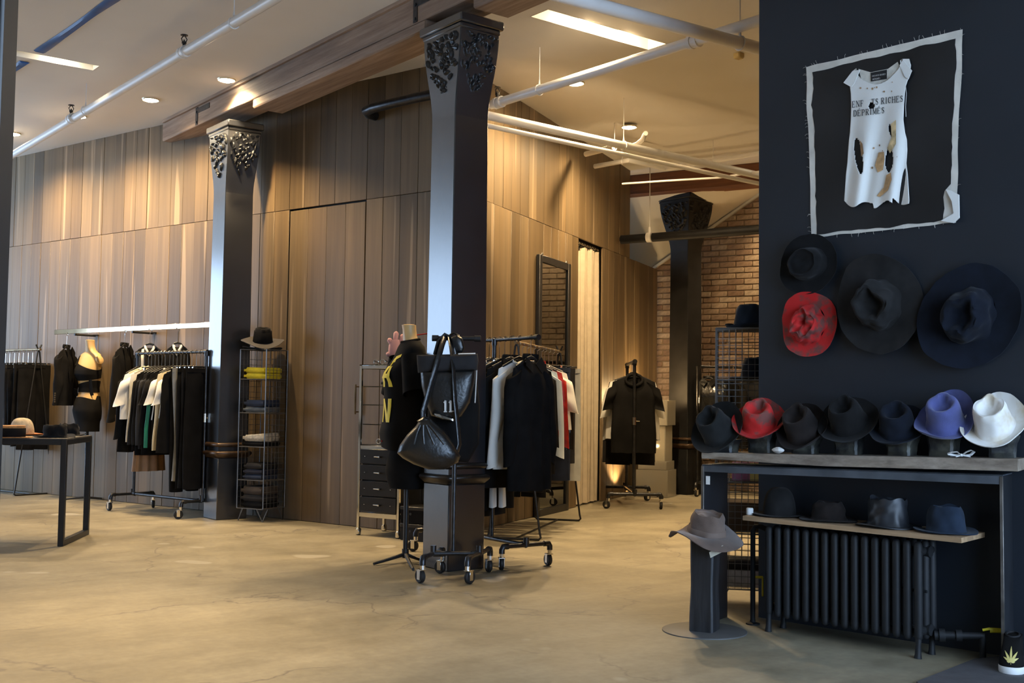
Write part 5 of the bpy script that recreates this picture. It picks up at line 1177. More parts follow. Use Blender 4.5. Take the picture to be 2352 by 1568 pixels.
tab_hat(126, 1003, 'black soft hat at the front of the table right of the boater', F_BLACK, rb=.088, rt=.082, h=.09, brim=.06, curl=.004, wave=.008, style='crumple', seed=43, lump=.012, dent=.02)
tab_hat(158, 999, 'black soft hat at the table corner behind the other black hat', F_BLACK, rb=.080, rt=.074, h=.085, brim=.055, curl=.004, wave=.008, style='crumple', seed=44, lump=.012, dent=.02)

# ------------------------------------------------------------------ wire towers
def wire_tower(label, p, rz, w, d, z0, z1, shelves, pitch=.05, rw=.0022, sides=('right', 'left', 'back')):
    c = thing('wire_tower', label, 'shelf', (p[0], p[1], 0), rz)
    for x in (-w/2, w/2):
        for y in (-d/2, d/2):
            m = MB(); m.tube([(x, y, z0), (x, y, z1)], .005, 6); m.build('post', M_WIRE, c)
            m = MB(); sx, sy = math.copysign(1, x), math.copysign(1, y); m.tube([(x-sx*.07, y, z0), (x-sx*.012, y-sy*.01, .004), (x, y-sy*.012, .003), (x-sx*.012, y-sy*.01, .004), (x, y-sy*.07, z0)], .004, 6); m.build('hairpin_leg', M_WIRE, c)
    for z in shelves+[z1]:
        m = MB(); m.tube([(-w/2, -d/2, z), (w/2, -d/2, z), (w/2, d/2, z), (-w/2, d/2, z)], .004, 6, closed=True)
        for k in range(1, int(d/pitch)): m.tube([(-w/2, -d/2+k*pitch, z), (w/2, -d/2+k*pitch, z)], rw*.8, 4)
        for k in range(1, int(w/pitch)): m.tube([(-w/2+k*pitch, -d/2, z), (-w/2+k*pitch, d/2, z)], rw*.8, 4)
        m.build('wire_shelf', M_WIRE, c)
    for side in sides:
        m = MB()
        if side in ('back', 'front'):
            yy = d/2 if side == 'back' else -d/2
            for k in range(1, int(w/pitch)): m.tube([(-w/2+k*pitch, yy, z0), (-w/2+k*pitch, yy, z1)], rw, 4)
            for k in range(1, int((z1-z0)/pitch)): m.tube([(-w/2, yy, z0+k*pitch), (w/2, yy, z0+k*pitch)], rw, 4)
        else:
            x = w/2 if side == 'right' else -w/2
            for k in range(1, int(d/pitch)): m.tube([(x, -d/2+k*pitch, z0), (x, -d/2+k*pitch, z1)], rw, 4)
            for k in range(1, int((z1-z0)/pitch)): m.tube([(x, -d/2, z0+k*pitch), (x, d/2, z0+k*pitch)], rw, 4)
        m.build('wire_panel', M_WIRE, c)
    return c
def folded(label, p, rz, w, d, h, mt, name='folded_sweater', cat='sweater', group=None, sd=0., tilt=0.):
    m = MB(); rings = []; n = 28
    for j in range(9):
        t = j/8; e = math.sin(PI*min(max(t*.96+.02, 0), 1))**.35
        rings.append([(w/2*math.copysign(abs(math.cos(a))**.35, math.cos(a))*(.90+.10*e)+.006*nz(a+sd, t*3), d/2*math.copysign(abs(math.sin(a))**.35, math.sin(a))*(.88+.12*e)+.006*nz(a*1.3+sd+5, t*3), h*t+.008*nz(math.cos(a)*1.5+sd, math.sin(a)*1.5)*t+tilt*math.cos(a)*t) for a in [2*PI*k/n for k in range(n)]])
    m.loft(rings)
    c = thing(name, label, cat, p, rz, group); m.build('fold_body', mt, c, smooth=60)
    g = MB(); g.tube([(-w/2*.96, -d/2*1.0, h*.5), (0, -d/2*1.02, h*.46), (w/2*.96, -d/2*1.0, h*.52)], [(.004, h*.22)]*3, 8, flat=(0, 1, 0)); g.build('fold_edge', mt, c, smooth=60)
    return c
tcn = np.array([4.517, 9.386]); trz = math.atan2(-.264*0-.30, 1.)  # orientation of the left tower
tL = Z(551, 1196)[:2]; uL = np.array([-.42, .907]); nL_ = np.array([.907, .42]); TWW = .30
tc = tcn+uL*TWW/2+nL_*TWW/2
trz = math.atan2(-uL[1], -uL[0])                        # local +x points to the near corner side
SH1 = [.115, .42, .745, 1.05, 1.36]
wire_tower('tall wire shelf tower of folded clothes beside the second iron column', tc, trz, TWW, TWW, .115, 1.55, [.115, .37, .67, .975, 1.28])
GF = 'folded clothes in the left wire tower'
def ft(label, lvl, k, h, mt, w=.26, d=.25, dx=0., **kw):
    p = (tc[0]+dx*nL_[0], tc[1]+dx*nL_[1], lvl+.006); return folded(label, p, trz+random.uniform(-.08, .08), w, d, h, mt, group=GF, sd=k*3.1, **kw)
ft('lower of two folded yellow knits in the wire tower', 1.28, 1, .05, M_YEL); ft('upper of two folded yellow knits in the wire tower', 1.332, 2, .05, M_YEL)
ft('folded grey blue jeans, lower on the second shelf of the wire tower', .975, 3, .05, mat('grey_denim', (.10, .115, .13), .85, var=.3, scale=12), name='folded_jeans', cat='jeans'); ft('folded dark blue jeans on top of the grey blue pair', 1.027, 4, .06, M_DENIM, name='folded_jeans', cat='jeans', w=.24)
ft('folded black garment under the pale checked one in the wire tower', .67, 5, .04, M_BLKC); ft('crumpled pale checked garment in the wire tower', .712, 6, .065, mat('pale_check', (.50, .46, .38), .9, var=.3, scale=40), w=.25, tilt=.012)
ft('folded navy jeans at the bottom of the fourth shelf', .37, 7, .045, M_DENIM, name='folded_jeans', cat='jeans', w=.23); ft('folded navy jeans in the middle of the fourth shelf', .417, 8, .045, mat('navy_denim', (.012, .014, .03), .85, var=.3), name='folded_jeans', cat='jeans', w=.22); ft('folded grey black jeans on top of the fourth shelf', .464, 9, .05, M_CHAR, name='folded_jeans', cat='jeans', w=.21)
ft('folded black garment at the very bottom of the wire tower', .115, 10, .055, M_BLKC); ft('folded charcoal garment second from the bottom of the wire tower', .172, 11, .06, M_CHAR); ft('folded black brown garment on top of the lowest shelf', .234, 12, .07, mat('brown_black_cotton', (.045, .034, .027), .9, var=.3))
hat('black and grey wide brimmed hat on top of the left wire tower', (tc[0]-.02, tc[1], 1.625), cam_frame(.3, R_(16), R_(4)), F_GREYB, rb=.082, rt=.074, h=.125, brim=.105, curl=.004, wave=.012, style='fedora', band=M_BLKW, bandh=.10, seed=51, dent=.03, topm=F_BLACK)
hat('black hat lying under the grey brimmed hat on the left wire tower', (tc[0]-.02, tc[1], 1.565), cam_frame(.8, 0, 0), F_BLACK, rb=.07, rt=.06, h=.04, brim=.10, curl=-.004, wave=.01, style='boater', seed=52)

# right wire tower behind the bench
wp = np.array([4.955, 4.215]); wrz = -.871
wire_tower('wire shelf tower of hats at the end of the black wall', wp, wrz, .32, .32, .10, 1.525, [.10, .40, .68, .96, 1.24], pitch=.035, rw=.0022, sides=('front', 'left', 'back'))
hat('dark navy felt hat on top of the right wire tower', (wp[0]+.02, wp[1]-.01, 1.533), cam_frame(.2, 0, 0), F_SLATE, rb=.09, rt=.072, h=.13, brim=.05, curl=.02, seed=53, style='fedora')
hat('dark hat on the upper shelf inside the right wire tower', (wp[0]+.05, wp[1]-.03, 1.25), cam_frame(.2, 0, 0), F_NAVY, rb=.085, rt=.066, h=.12, brim=.06, curl=.01, seed=54, style='crumple')
GX = 'things in the right wire tower'
folded('folded black garment on the middle shelf of the right wire tower', (wp[0], wp[1], .967), wrz, .28, .26, .10, M_BLKC, group=GX, sd=2)
folded('brown folded garment on the second shelf of the right wire tower', (wp[0], wp[1], .407), wrz, .27, .26, .16, mat('brown_twill', (.10, .065, .04), .9), group=GX, sd=4)
folded('white folded shirts at the bottom of the right wire tower', (wp[0], wp[1], .107), wrz, .28, .26, .09, mat('pale_lilac_cotton', (.50, .48, .50), .9, var=.25, scale=20), 'folded_shirt', 'shirt', GX, sd=6)
folded('dark folded shirt lying on the white folded shirts', (wp[0], wp[1], .20), wrz, .27, .25, .05, M_CHAR, 'folded_shirt', 'shirt', GX, sd=7)
pk = thing('patterned_box', 'small pink and yellow patterned box inside the right wire tower', 'box', (wp[0]-.06, wp[1]-.06, .687), wrz)
m = MB(); m.box((0, 0, .05), (.16, .10, .10), .003); m.build('box_body', mat('pink_card', (.42, .16, .30), .6), pk)
m = MB(); m.box((.045, -.0515, .05), (.055, .002, .098), .0005); m.build('yellow_panel', mat('yellow_card', (.72, .62, .22), .6), pk); m = MB(); m.box((-.05, -.0515, .07), (.05, .002, .05), .0005); m.build('orange_panel', mat('orange_card', (.62, .26, .10), .6), pk)

# ------------------------------------------------------------------ dress forms
def form_rings(scale=1.):
    # (z, half width, half depth, forward offset)
    return [(.0, .135, .10, 0), (.04, .150, .115, 0), (.12, .162, .122, -.01), (.20, .150, .112, -.005), (.30, .118, .092, .005), (.36, .112, .088, .006), (.44, .126, .100, .0), (.50, .140, .122, -.016), (.55, .146, .118, -.014), (.62, .150, .095, .004), (.68, .152, .082, .012), (.72, .130, .070, .016), (.745, .085, .058, .014), (.765, .060, .052, .010), (.80, .048, .048, .004), (.84, .046, .047, .0), (.87, .049, .049, -.004), (.874, .036, .036, -.004)]
def torso(root, zb, mt, k=1., name='torso'):
    m = MB(); rings = []
    for z, a, b, o in form_rings():
        rings.append([(a*k*math.copysign(abs(math.cos(t))**.92, math.cos(t)), b*k*math.sin(t)+o, zb+z*k) for t in [2*PI*i/32 for i in range(32)]])
    m.loft(rings); return m.build(name, mt, root, smooth=60)
def shell(root, zb, z0, z1, mt, name, e=.006, k=1., fl=0., a0=0., a1=2*PI, ztopf=None, cap=False):
    R0 = form_rings(); m = MB(); rings = []; nz_ = 14
    def interp(z):
        for r0, r1 in zip(R0, R0[1:]):
            if r0[0] <= z <= r1[0]: t = (z-r0[0])/(r1[0]-r0[0]+1e-9); return [r0[i]+(r1[i]-r0[i])*t for i in range(4)]
        return R0[0] if z < 0 else R0[-1]
    full = abs(a1-a0-2*PI) < 1e-3; n = 36
    for j in range(nz_+1):
        ring = []
        for i in range(n if full else n+1):
            t = a0+(a1-a0)*i/n; zt_ = z1 if ztopf is None else ztopf(t); zbm = z0 if not callable(z0) else z0(t); z = zbm+(zt_-zbm)*j/nz_
            _, a, b, o = interp(max(z, 0)); ex = e+fl*max(0, (.3-z))
            ring.append(((a*k+ex)*math.copysign(abs(math.cos(t))**.92, math.cos(t)), (b*k+ex)*math.sin(t)+o, zb+z*k))
        rings.append(ring)
    m.loft(rings, caps=cap, closed=full); return m.build(name, mt, root, smooth=60)
# left form in a cut-out dress; the chest faces the room, to the lower left of the picture
lp = Z(195, 1150); L_ = thing('dress_form', 'dress form in a short black cut-out dress by the left wall rail', 'mannequin', (lp[0], lp[1], 0), CAMROT-.55)
ZB = .835
torso(L_, ZB, M_SKIN)
m = MB(); m.lathe([(0, 0), (.04, 0), (.046, .006), (.046, .02), (.03, .03), (0, .032)], 20); o = m.build('arm_plate', M_SKIN, L_); o.location = (.15, .0, ZB+.655); o.rotation_euler = (0, PI/2*.8, 0)
shell(L_, ZB, -.10, .265, M_BLKC, 'dress_skirt', .008, ztopf=lambda t: .265-.03*math.sin(t-PI/2)**2*(1 if math.sin(t) < 0 else -.4))
shell(L_, ZB, .315, .42, M_BLKC, 'dress_waist_band', .007, ztopf=lambda t: .41+.03*math.cos(t))
shell(L_, ZB, lambda t: .455+.02*math.sin(t), .60, M_BLKC, 'dress_bodice', .007, ztopf=lambda t: .60-.05*math.cos(t)+.02*max(0, math.sin(t)))
m = MB(); m.tube([(-.115, -.085, ZB+.60), (-.095, -.045, ZB+.70), (-.08, .02, ZB+.735), (-.085, .07, ZB+.68)], [(.016, .003)]*4, 8, flat=(1, 0, 0)); m.build('dress_strap', M_BLKC, L_)
m = MB(); m.tube([(-.125, -.06, ZB+.28), (-.10, -.09, ZB+.35)], [(.035, .004)]*2, 8, flat=(1, 0, 0)); m.tube([(.12, -.05, ZB+.28), (.105, -.07, ZB+.45)], [(.03, .004)]*2, 8, flat=(1, 0, 0)); m.build('dress_side_strip', M_BLKC, L_)
m = MB(); m.tube([(0, 0, .02), (0, 0, ZB+.02)], .016, 12); m.tube([(0, 0, .50), (0, 0, .56)], .021, 12); m.build('pole', M_BLK, L_)
m = MB(); m.tube([(.02, 0, .53), (.045, -.01, .535)], .006, 6); m.build('thumb_screw', M_CHROME, L_)
for a in (-2.6, -.6, 1.4):
    m = MB(); m.tube([(0, 0, .04), (.12*math.cos(a), .12*math.sin(a), .025), (.26*math.cos(a), .26*math.sin(a), .008)], [.012, .010, .007], 8); m.build('base_leg', M_BLK, L_)
# front form in an oversized black tee with yellow print
fp = np.array([4.245, 6.605]); F_ = thing('dress_form', 'dress form in an oversized black tee with bold yellow print beside the near column', 'mannequin', (fp[0], fp[1], 0), CAMROT-1.15)
ZF = .755
torso(F_, ZF, M_SKIN)
def tee(t, z):      # tee surface, z above ZF
    R0 = form_rings()
    def interp(z):
        for r0, r1 in zip(R0, R0[1:]):
            if r0[0] <= z <= r1[0]: k = (z-r0[0])/(r1[0]-r0[0]+1e-9); return [r0[i]+(r1[i]-r0[i])*k for i in range(4)]
        return R0[0]
    _, a, b, o = interp(max(z, 0)); lo = max(0, min(1, (.66-z)/.25)); ex = .012+.045*lo; a = max(a, .15 if z < .64 else a); b = max(b, .112 if z < .6 else b)
    f = 1+.035*math.sin(5*t+z*6)*lo
    return ((a+ex)*f*math.copysign(abs(math.cos(t))**.9, math.cos(t)), (b+ex)*f*math.sin(t)+o, ZF+z)
m = MB(); zsq = [.02, .06, .12, .18, .24, .30, .36, .42, .48, .54, .59, .63, .665, .695, .72, .742, .76]
m.loft([[tee(2*PI*i/44, z+(.012*math.sin(2*PI*i/44*2) if z < .05 else 0)) for i in range(44)] for z in zsq], caps=False); m.build('oversized_tee', M_BLKC, F_, smooth=60)
for s in (-1, 1):
    m = MB(); rings = []
    for j in range(8):
        t = j/7; c_ = np.array([s*(.135+.105*t), .0-.01*t, ZF+.645-.25*t]); r1, r2 = .085+.012*t, .098+.01*t
        rings.append([(c_[0]+r1*.75*math.cos(a), c_[1]+r2*math.sin(a), c_[2]+r1*.55*math.cos(a)*s*.6) for a in [2*PI*i/20 for i in range(20)]])
    m.loft(rings, caps=False); m.build('tee_sleeve', M_BLKC, F_, smooth=60)
m = MB(); m.tube([(.066*math.cos(t), .062*math.sin(t)+.010, ZF+.763+.012*math.sin(t)) for t in [2*PI*i/24 for i in range(24)]], .009, 8, closed=True); m.build('tee_neckband', M_BLKC, F_, smooth=60)
def tprint(poly, nm='yellow_print'):
    m = MB(); nn = 6
    (a0, z0_), (a1, z1_), (a2, z2_), (a3, z3_) = poly; vs_ = []
    for j in range(nn+1):
        for i in range(nn+1):
            u, v = i/nn, j/nn; t = (a0*(1-u)+a1*u)*(1-v)+(a3*(1-u)+a2*u)*v; z = (z0_*(1-u)+z1_*u)*(1-v)+(z3_*(1-u)+z2_*u)*v
            q = tee(t, z); n = (math.cos(t), math.sin(t)); vs_.append((q[0]+n[0]*.004, q[1]+n[1]*.004, q[2]))
    m.add(vs_, [(j*(nn+1)+i, j*(nn+1)+i+1, (j+1)*(nn+1)+i+1, (j+1)*(nn+1)+i) for j in range(nn) for i in range(nn)]); m.build(nm, M_YPRINT, F_, smooth=60)
# letters run down the side turned to the camera: local angle of that side
AC = -PI/2+1.15-.76
for poly in ([(AC-.55, .44), (AC-.35, .44), (AC-.18, .64), (AC-.34, .64)], [(AC-.10, .44), (AC+.10, .44), (AC-.16, .64), (AC-.26, .63)], [(AC-.42, .50), (AC-.05, .50), (AC-.08, .53), (AC-.38, .53)], [(AC-.3, .62), (AC+.1, .645), (AC+.1, .665), (AC-.3, .65)],
             [(AC-.55, .20), (AC-.40, .20), (AC-.40, .36), (AC-.55, .36)], [(AC-.12, .20), (AC+.05, .20), (AC+.05, .36), (AC-.12, .36)], [(AC-.52, .36), (AC-.36, .36), (AC+.0, .20), (AC-.14, .20)]):
    tprint(poly)
m = MB(); q = tee(AC-.5, .07); m.box((q[0]*1.02, q[1]*1.02, q[2]), (.006, .006, .012), .001); m.build('red_stitch', M_RED, F_)
shell(F_, ZF-.25, -.0, .34, M_BLKW, 'black_skirt', .012, k=1., cap=True)
m = MB(); m.tube([(0, 0, .03), (0, 0, ZF+.02)], .017, 12); m.tube([(0, 0, .03), (0, 0, .09)], .024, 12); m.build('pole', M_BLK, F_)
for wx, wy in ((3.984, 6.588), (4.075, 6.245), (4.345, 6.54)):
    d = np.array([wx, wy])-fp; a = math.atan2(d[1], d[0])-(CAMROT-1.15); l_ = np.linalg.norm(d)
    m = MB(); m.tube([(0, 0, .055), (l_*.5*math.cos(a), l_*.5*math.sin(a), .032), (l_*math.cos(a), l_*math.sin(a), .010)], [.014, .012, .009], 8); m.build('base_leg', M_BLK, F_)
q = V(962, 768, fp.tolist()+[1.6]); m = MB(); m.tube([V(958, 769, [*fp, 1.6]), V(982, 766, [*fp, 1.6])], .004, 6); o = m.build('red_pin', M_RED, F_); o.parent = None; tag(o, 'thin red stick lying by the neck of the front dress form', 'stick')

# ------------------------------------------------------------------ bag stand in front of the near column
TSX, TSY = 4.12, 5.86
rolling_rack('low pipe stand on four casters carrying black bags before the near column', [((3.835, 5.773), (4.16, 6.03)), ((4.043, 5.597), (4.44, 5.90))], [(TSX, TSY)], ((TSX-.11, TSY+.09, 1.50), (TSX+.11, TSY-.09, 1.50)))
def cf(x, y, z): return np.array([TSX, TSY, 0])+np.array([FY, -FX, 0])*x+np.array([FX, FY, 0])*y+np.array([0, 0, z])
def pxs(px, py, out=0.): return V(px, py, (TSX-FX*out, TSY-FY*out, 1.))
tr_ = pxs(1028, 960, .06); tot = thing('rolltop_tote', 'black roll top tote bag with white 11 mark hanging on the front stand', 'bag', tuple(tr_)); off = tuple(tr_)
outl = [(965, 846), (1093, 846), (1090, 880), (1080, 925), (1062, 955), (1046, 968), (990, 955), (978, 925), (968, 885)]
def bagvol(pts, thick, o0, nr=6):
    """a soft volume whose front outline is given; bulges towards the lens"""
    c_ = np.mean(pts, axis=0); rings = []
    pp = []
    for (a, b) in zip(pts, pts[1:]+pts[:1]):
        for t in (0, .25, .5, .75): pp.append((a[0]+(b[0]-a[0])*t, a[1]+(b[1]-a[1])*t))
    for j in range(-nr, nr+1):
        s = j/nr; k = (1-abs(s)**2.6)**.5 if abs(s) < 1 else .0; k = .62+.38*k
        rings.append([tuple(pxs(c_[0]+(p[0]-c_[0])*k, c_[1]+(p[1]-c_[1])*k, o0+thick*s/2)) for p in pp])
    return rings
m = MB(); m.loft(bagvol(outl, .15, .09)); m.build('bag_body', M_LEATH, tot, smooth=50, off=off)
m = MB(); m.loft(bagvol([(957, 815), (1097, 812), (1099, 828), (1096, 850), (960, 856), (958, 835)], .15, .095)); fo = m.build('rolled_top', M_CHAR, tot, smooth=50, off=off)
m = MB(); m.loft(bagvol([(1052, 811), (1092, 810), (1092, 813), (1052, 814)], .02, .172, 2)); m.build('rim_highlight', M_TAG, fo, off=off)  # thin white strip stands in for a highlight on the rolled rim
m = MB(); m.loft(bagvol([(997, 949), (1012, 951), (1043, 962), (1042, 967), (1015, 962), (998, 955)], .02, .155, 2)); m.build('silver_trim', M_CHROME, tot, off=off)
m = MB(); m.tube([pxs(1096, 822, .1), pxs(1094, 870, .1), pxs(1091, 925, .1)], .004, 6); m.build('white_piping', M_TAG, tot, off=off)
def P11(x, y): return tuple(pxs(1017+x*19, 945-y*25, .178))
text_mesh('11', P11, adv=.95).build('eleven_mark', M_TAG, tot, off=off, smooth=0)
m = MB(); m.loft(bagvol([(1036, 943), (1043, 943), (1043, 945), (1036, 945)], .004, .178, 1)); m.build('mark_rule', M_TAG, tot, off=off)
m = MB(); m.tube([pxs(1000, 815, .1), pxs(1008, 785, .06), pxs(1022, 770, .02), pxs(1040, 778, .02), pxs(1048, 815, .1)], [(.018, .006)]*5, 8, flat=(1, 0, 0)); m.build('carry_handle', M_LEATH, tot, smooth=50, off=off)
dr_ = pxs(985, 1020, .12); db = thing('drawstring_bag', 'black leather drawstring bucket bag hanging low by long straps on the front stand', 'bag', tuple(dr_)); off = tuple(dr_)
m = MB(); m.loft(bagvol([(965, 962), (985, 958), (1000, 972), (1022, 990), (1045, 1022), (1058, 1048), (1052, 1062), (1020, 1078), (985, 1078), (950, 1066), (925, 1052), (912, 1040), (918, 1022), (935, 998), (955, 978)], .20, .20)); m.build('bag_body', M_LEATH, db, smooth=60, off=off)
m = MB(); m.loft(bagvol([(957, 966), (975, 955), (990, 962), (985, 975), (965, 978)], .14, .20)); m.build('gathered_mouth', M_LEATH, db, smooth=60, off=off)
m = MB(); m.tube([pxs(972, 970, .22), pxs(972, 945, .2), pxs(990, 880, .19), pxs(1005, 830, .19), pxs(1016, 790, .1), pxs(1022, 774, .02), pxs(1032, 776, .02), pxs(1036, 800, .12), pxs(1042, 850, .19), pxs(1046, 920, .2), pxs(1053, 985, .2), pxs(1056, 1020, .21), pxs(1048, 1045, .22), pxs(1030, 1055, .24)], [(.019, .007)]*14, 8, flat=(1, 0, 0)); m.build('long_strap', M_LEATH, db, smooth=50, off=off)
for k in range(4):
    m = MB(); a0 = (965+k*7, 976); m.tube([pxs(a0[0], a0[1], .30), pxs(a0[0]+k*8-8, a0[1]+20, .305), pxs(a0[0]+k*16-14, a0[1]+44, .30)], .006, 6); m.build('pleat', M_LEATH, db, off=off, smooth=50)
sb = pxs(1058, 800, .0); b3 = thing('small_pouch', 'small black leather pouch with short straps behind the tote handles', 'bag', tuple(sb)); off = tuple(sb)
m = MB(); m.loft(bagvol([(1035, 775), (1050, 768), (1062, 776), (1068, 800), (1062, 812), (1042, 812), (1036, 795)], .09, .03)); m.build('pouch_body', M_LEATH, b3, off=off, smooth=60)
m = MB(); m.tube([pxs(1055, 772, .03), pxs(1042, 764, .02), pxs(1030, 772, .0)], .008, 6); m.build('pouch_strap', M_LEATH, b3, off=off, smooth=60)
b4 = pxs(1075, 960, -.02); sk = thing('black_backpack', 'black soft backpack hanging behind the tote on the front stand', 'bag', tuple(b4)); off = tuple(b4)
m = MB(); m.loft(bagvol([(985, 862), (1092, 850), (1102, 930), (1100, 1020), (1075, 1062), (1010, 1055), (982, 1000)], .14, -.04)); m.build('bag_body', M_BLKC, sk, off=off, smooth=60)
m = MB(); m.tube([pxs(1060, 855, -.02), pxs(1045, 800, 0), pxs(1030, 776, 0), pxs(1050, 800, .02), pxs(1085, 860, -.02)], [(.012, .004)]*5, 8, flat=(1, 0, 0)); m.build('strap', M_BLKC, sk, off=off)

# ------------------------------------------------------------------ display cabinet with drawers
cA = np.array([4.757, 8.151]); cBv = np.array([4.905, 7.74]); cw = np.linalg.norm(cBv-cA); cdv = (cBv-cA)/cw; crz = math.atan2(cdv[1], cdv[0])
cab = thing('display_cabinet', 'chrome framed display cabinet with glass shelves over four black drawers', 'cabinet', (*cA, 0), crz); DP = .36
M_GL = _glass(); M_GL.node_tree.nodes['Principled BSDF'].inputs['Transmission Weight'].default_value = 1; M_GL.node_tree.nodes['Principled BSDF'].inputs['Roughness'].default_value = .05; M_GL.node_tree.nodes['Principled BSDF'].inputs['Base Color'].default_value = (.80, .95, .90, 1)
for x in (.012, cw-.012):
    for y in (.012, DP-.012):
        m = MB(); m.box((x, y, .72), (.024, .024, 1.33), .003); m.build('upright', M_CHROME, cab)
        m = MB(); m.box((x, y, .03), (.040, .040, .055), .008); m.build('foot', M_CHROME, cab)
for z, t in ((1.375, .03), (.72, .03), (.17, .04)):
    m = MB(); m.box((cw/2, .012, z), (cw-.05, .022, t), .003); m.box((cw/2, DP-.012, z), (cw-.05, .022, t), .003)
    for x in (.012, cw-.012): m.box((x, DP/2, z), (.022, DP-.05, t), .003)
    m.build('cross_bar', M_CHROME, cab)
m = MB(); m.box((cw/2, DP/2, 1.392), (cw, DP, .008), .002); m.build('glass_top', M_GL, cab)
for z in (.905, 1.065, 1.215):
    m = MB(); m.box((cw/2, DP/2, z), (cw-.05, DP-.05, .008), .001); m.build('glass_shelf', M_GL, cab)
m = MB(); m.box((cw/2, DP/2+.01, .45), (cw-.05, DP-.04, .51), .003); m.box((cw/2, DP/2, .738), (cw-.05, DP-.05, .006), .001); m.build('drawer_case', M_DRAWER, cab)
for k in range(4):
    z = .255+.130*k; m = MB(); m.box((cw/2, .006, z), (cw-.056, .02, .122), .004); dw = m.build('drawer', M_DRAWER, cab)
    m = MB(); m.tube([(cw/2-.035, -.012, z), (cw/2+.02, -.016, z)], [.004, .006], 8); m.tube([(cw/2, -.002, z), (cw/2, -.014, z)], .004, 6); m.lathe([(0, -.010), (.010, -.006), (.010, .006), (0, .010)], 10, (cw/2+.022, -.016, z)); m.build('handle', M_CHROME, dw)
    for s in (-1, 1):
        m = MB(); m.lathe([(0, -.004), (.005, -.002), (.005, .002), (0, .004)], 8, (cw/2+s*.135, -.006, z)); m.build('rivet', M_CHROME, dw)
def cabp(x, y, z): return tuple(np.array([*cA, 0])+np.array([cdv[0], cdv[1], 0])*x+np.array([-cdv[1], cdv[0], 0])*y+np.array([0, 0, z]))
GS = 'small things in the display cabinet'
for (x, y, z, w, d, h, mt, nm, lab) in ((.26, .16, .910, .16, .12, .045, M_LEATH, 'wallet_case', 'black flat case on the lowest glass shelf of the cabinet'), (.27, .16, 1.07, .14, .10, .05, M_CHAR, 'wallet_case', 'grey flat case on the middle glass shelf'), (.24, .16, 1.22, .18, .12, .05, M_LEATH, 'wallet_case', 'black rounded case on the top glass shelf')):
    folded(lab, cabp(x, y, z), crz, w, d, h, mt, nm, 'case', GS, sd=z*9)
for (x, y, lab) in ((.14, .14, 'pale folded sunglasses on the drawer top of the cabinet, left pair'), (.25, .13, 'pale folded sunglasses on the drawer top of the cabinet, right pair')):
    c = thing('sunglasses', lab, 'glasses', cabp(x, y, .742), crz, GS)
    for s in (-1, 1):
        m = MB(); m.tube([(s*.035+.024*math.cos(a), 0, .022+.019*math.sin(a)) for a in [2*PI*i/14 for i in range(14)]], .004, 6, closed=True); m.build('rim', M_TAG, c)
        m = MB(); m.tube([(s*.06, 0, .03), (s*.055, .06, .02), (s*.03, .09, .012)], .003, 6); m.build('temple', M_TAG, c)
c = thing('sunglasses', 'glinting sunglasses lying on top of the display cabinet', 'glasses', cabp(.13, .10, 1.397), crz, GS)
for s in (-1, 1):
    m = MB(); m.tube([(s*.035+.026*math.cos(a), 0, .024+.020*math.sin(a)) for a in [2*PI*i/14 for i in range(14)]], .004, 6, closed=True); m.build('rim', M_CHROME, c)
    m = MB(); m.tube([(s*.062, 0, .035), (s*.06, .06, .02), (s*.05, .10, .006)], .003, 6); m.build('temple', M_BLK, c)
folded('small dark pouch on top of the display cabinet', cabp(.29, .20, 1.397), crz, .13, .10, .035, M_LEATH, 'small_pouch', 'pouch', GS, sd=5)
# pink plush hand on the cabinet
hq = np.array(cabp(.30, .20, 1.397)); ph = thing('plush_hand', 'pink plush toy hand standing on the display cabinet behind the dress form', 'toy', tuple(hq)); 
def hpx(px, py, o=0.): return V(px, py, hq-np.array([FX, FY, 0])*o)-hq
palm = MB(); pr_ = []
for j in range(9):
    t = j/8; y = 826-46*t; r_ = .035+.022*math.sin(PI*(.15+.75*t)); c_ = hpx(908, y); pr_.append([tuple(c_+np.array([FY, -FX, 0])*r_*math.cos(a)+np.array([FX, FY, 0])*r_*.6*math.sin(a)) for a in [2*PI*i/16 for i in range(16)]])
palm.loft(pr_); palm.build('palm', M_PINK, ph, smooth=60)
for pts_, nm in (([(905, 800), (900, 789), (895, 781)], 'finger'), ([(910, 790), (909, 776), (910, 766)], 'finger'), ([(918, 792), (922, 780), (925, 772)], 'finger'), ([(905, 815), (898, 815), (892, 813)], 'thumb')):
    m = MB(); P_ = [hpx(*q) for q in pts_]; d = P_[2]-P_[1]; d = d/np.linalg.norm(d); m.tube([P_[0], P_[1], P_[2], P_[2]+d*.012, P_[2]+d*.02], [.017, .020, .022, .016, .004], 14); m.build(nm, M_PINK, ph, smooth=60)
# two black boxes on the floor
bx = np.array([4.935, 7.60]); 
for z, lab in ((0, 'lower of two black storage boxes on the floor right of the cabinet'), (.135, 'upper of two black storage boxes right of the cabinet')):
    c = thing('storage_box', lab, 'box', (bx[0]+.09, bx[1]-.03, z), crz, 'black storage boxes by the cabinet')
    m = MB(); m.box((0, .02, .067), (.30, .24, .131), .004); m.build('box_body', M_BLKC if z else M_CHAR, c)
    m = MB(); m.box((0, .02, .118), (.306, .246, .028), .004); m.build('lid', M_DRAWER, c)
    m = MB(); m.lathe([(0, -.002), (.010, -.002), (.011, 0), (.0, .001)], 12); o = m.build('finger_hole', M_RUB, c); o.location = (-.05, -.1015, .075); o.rotation_euler = (PI/2, 0, 0)

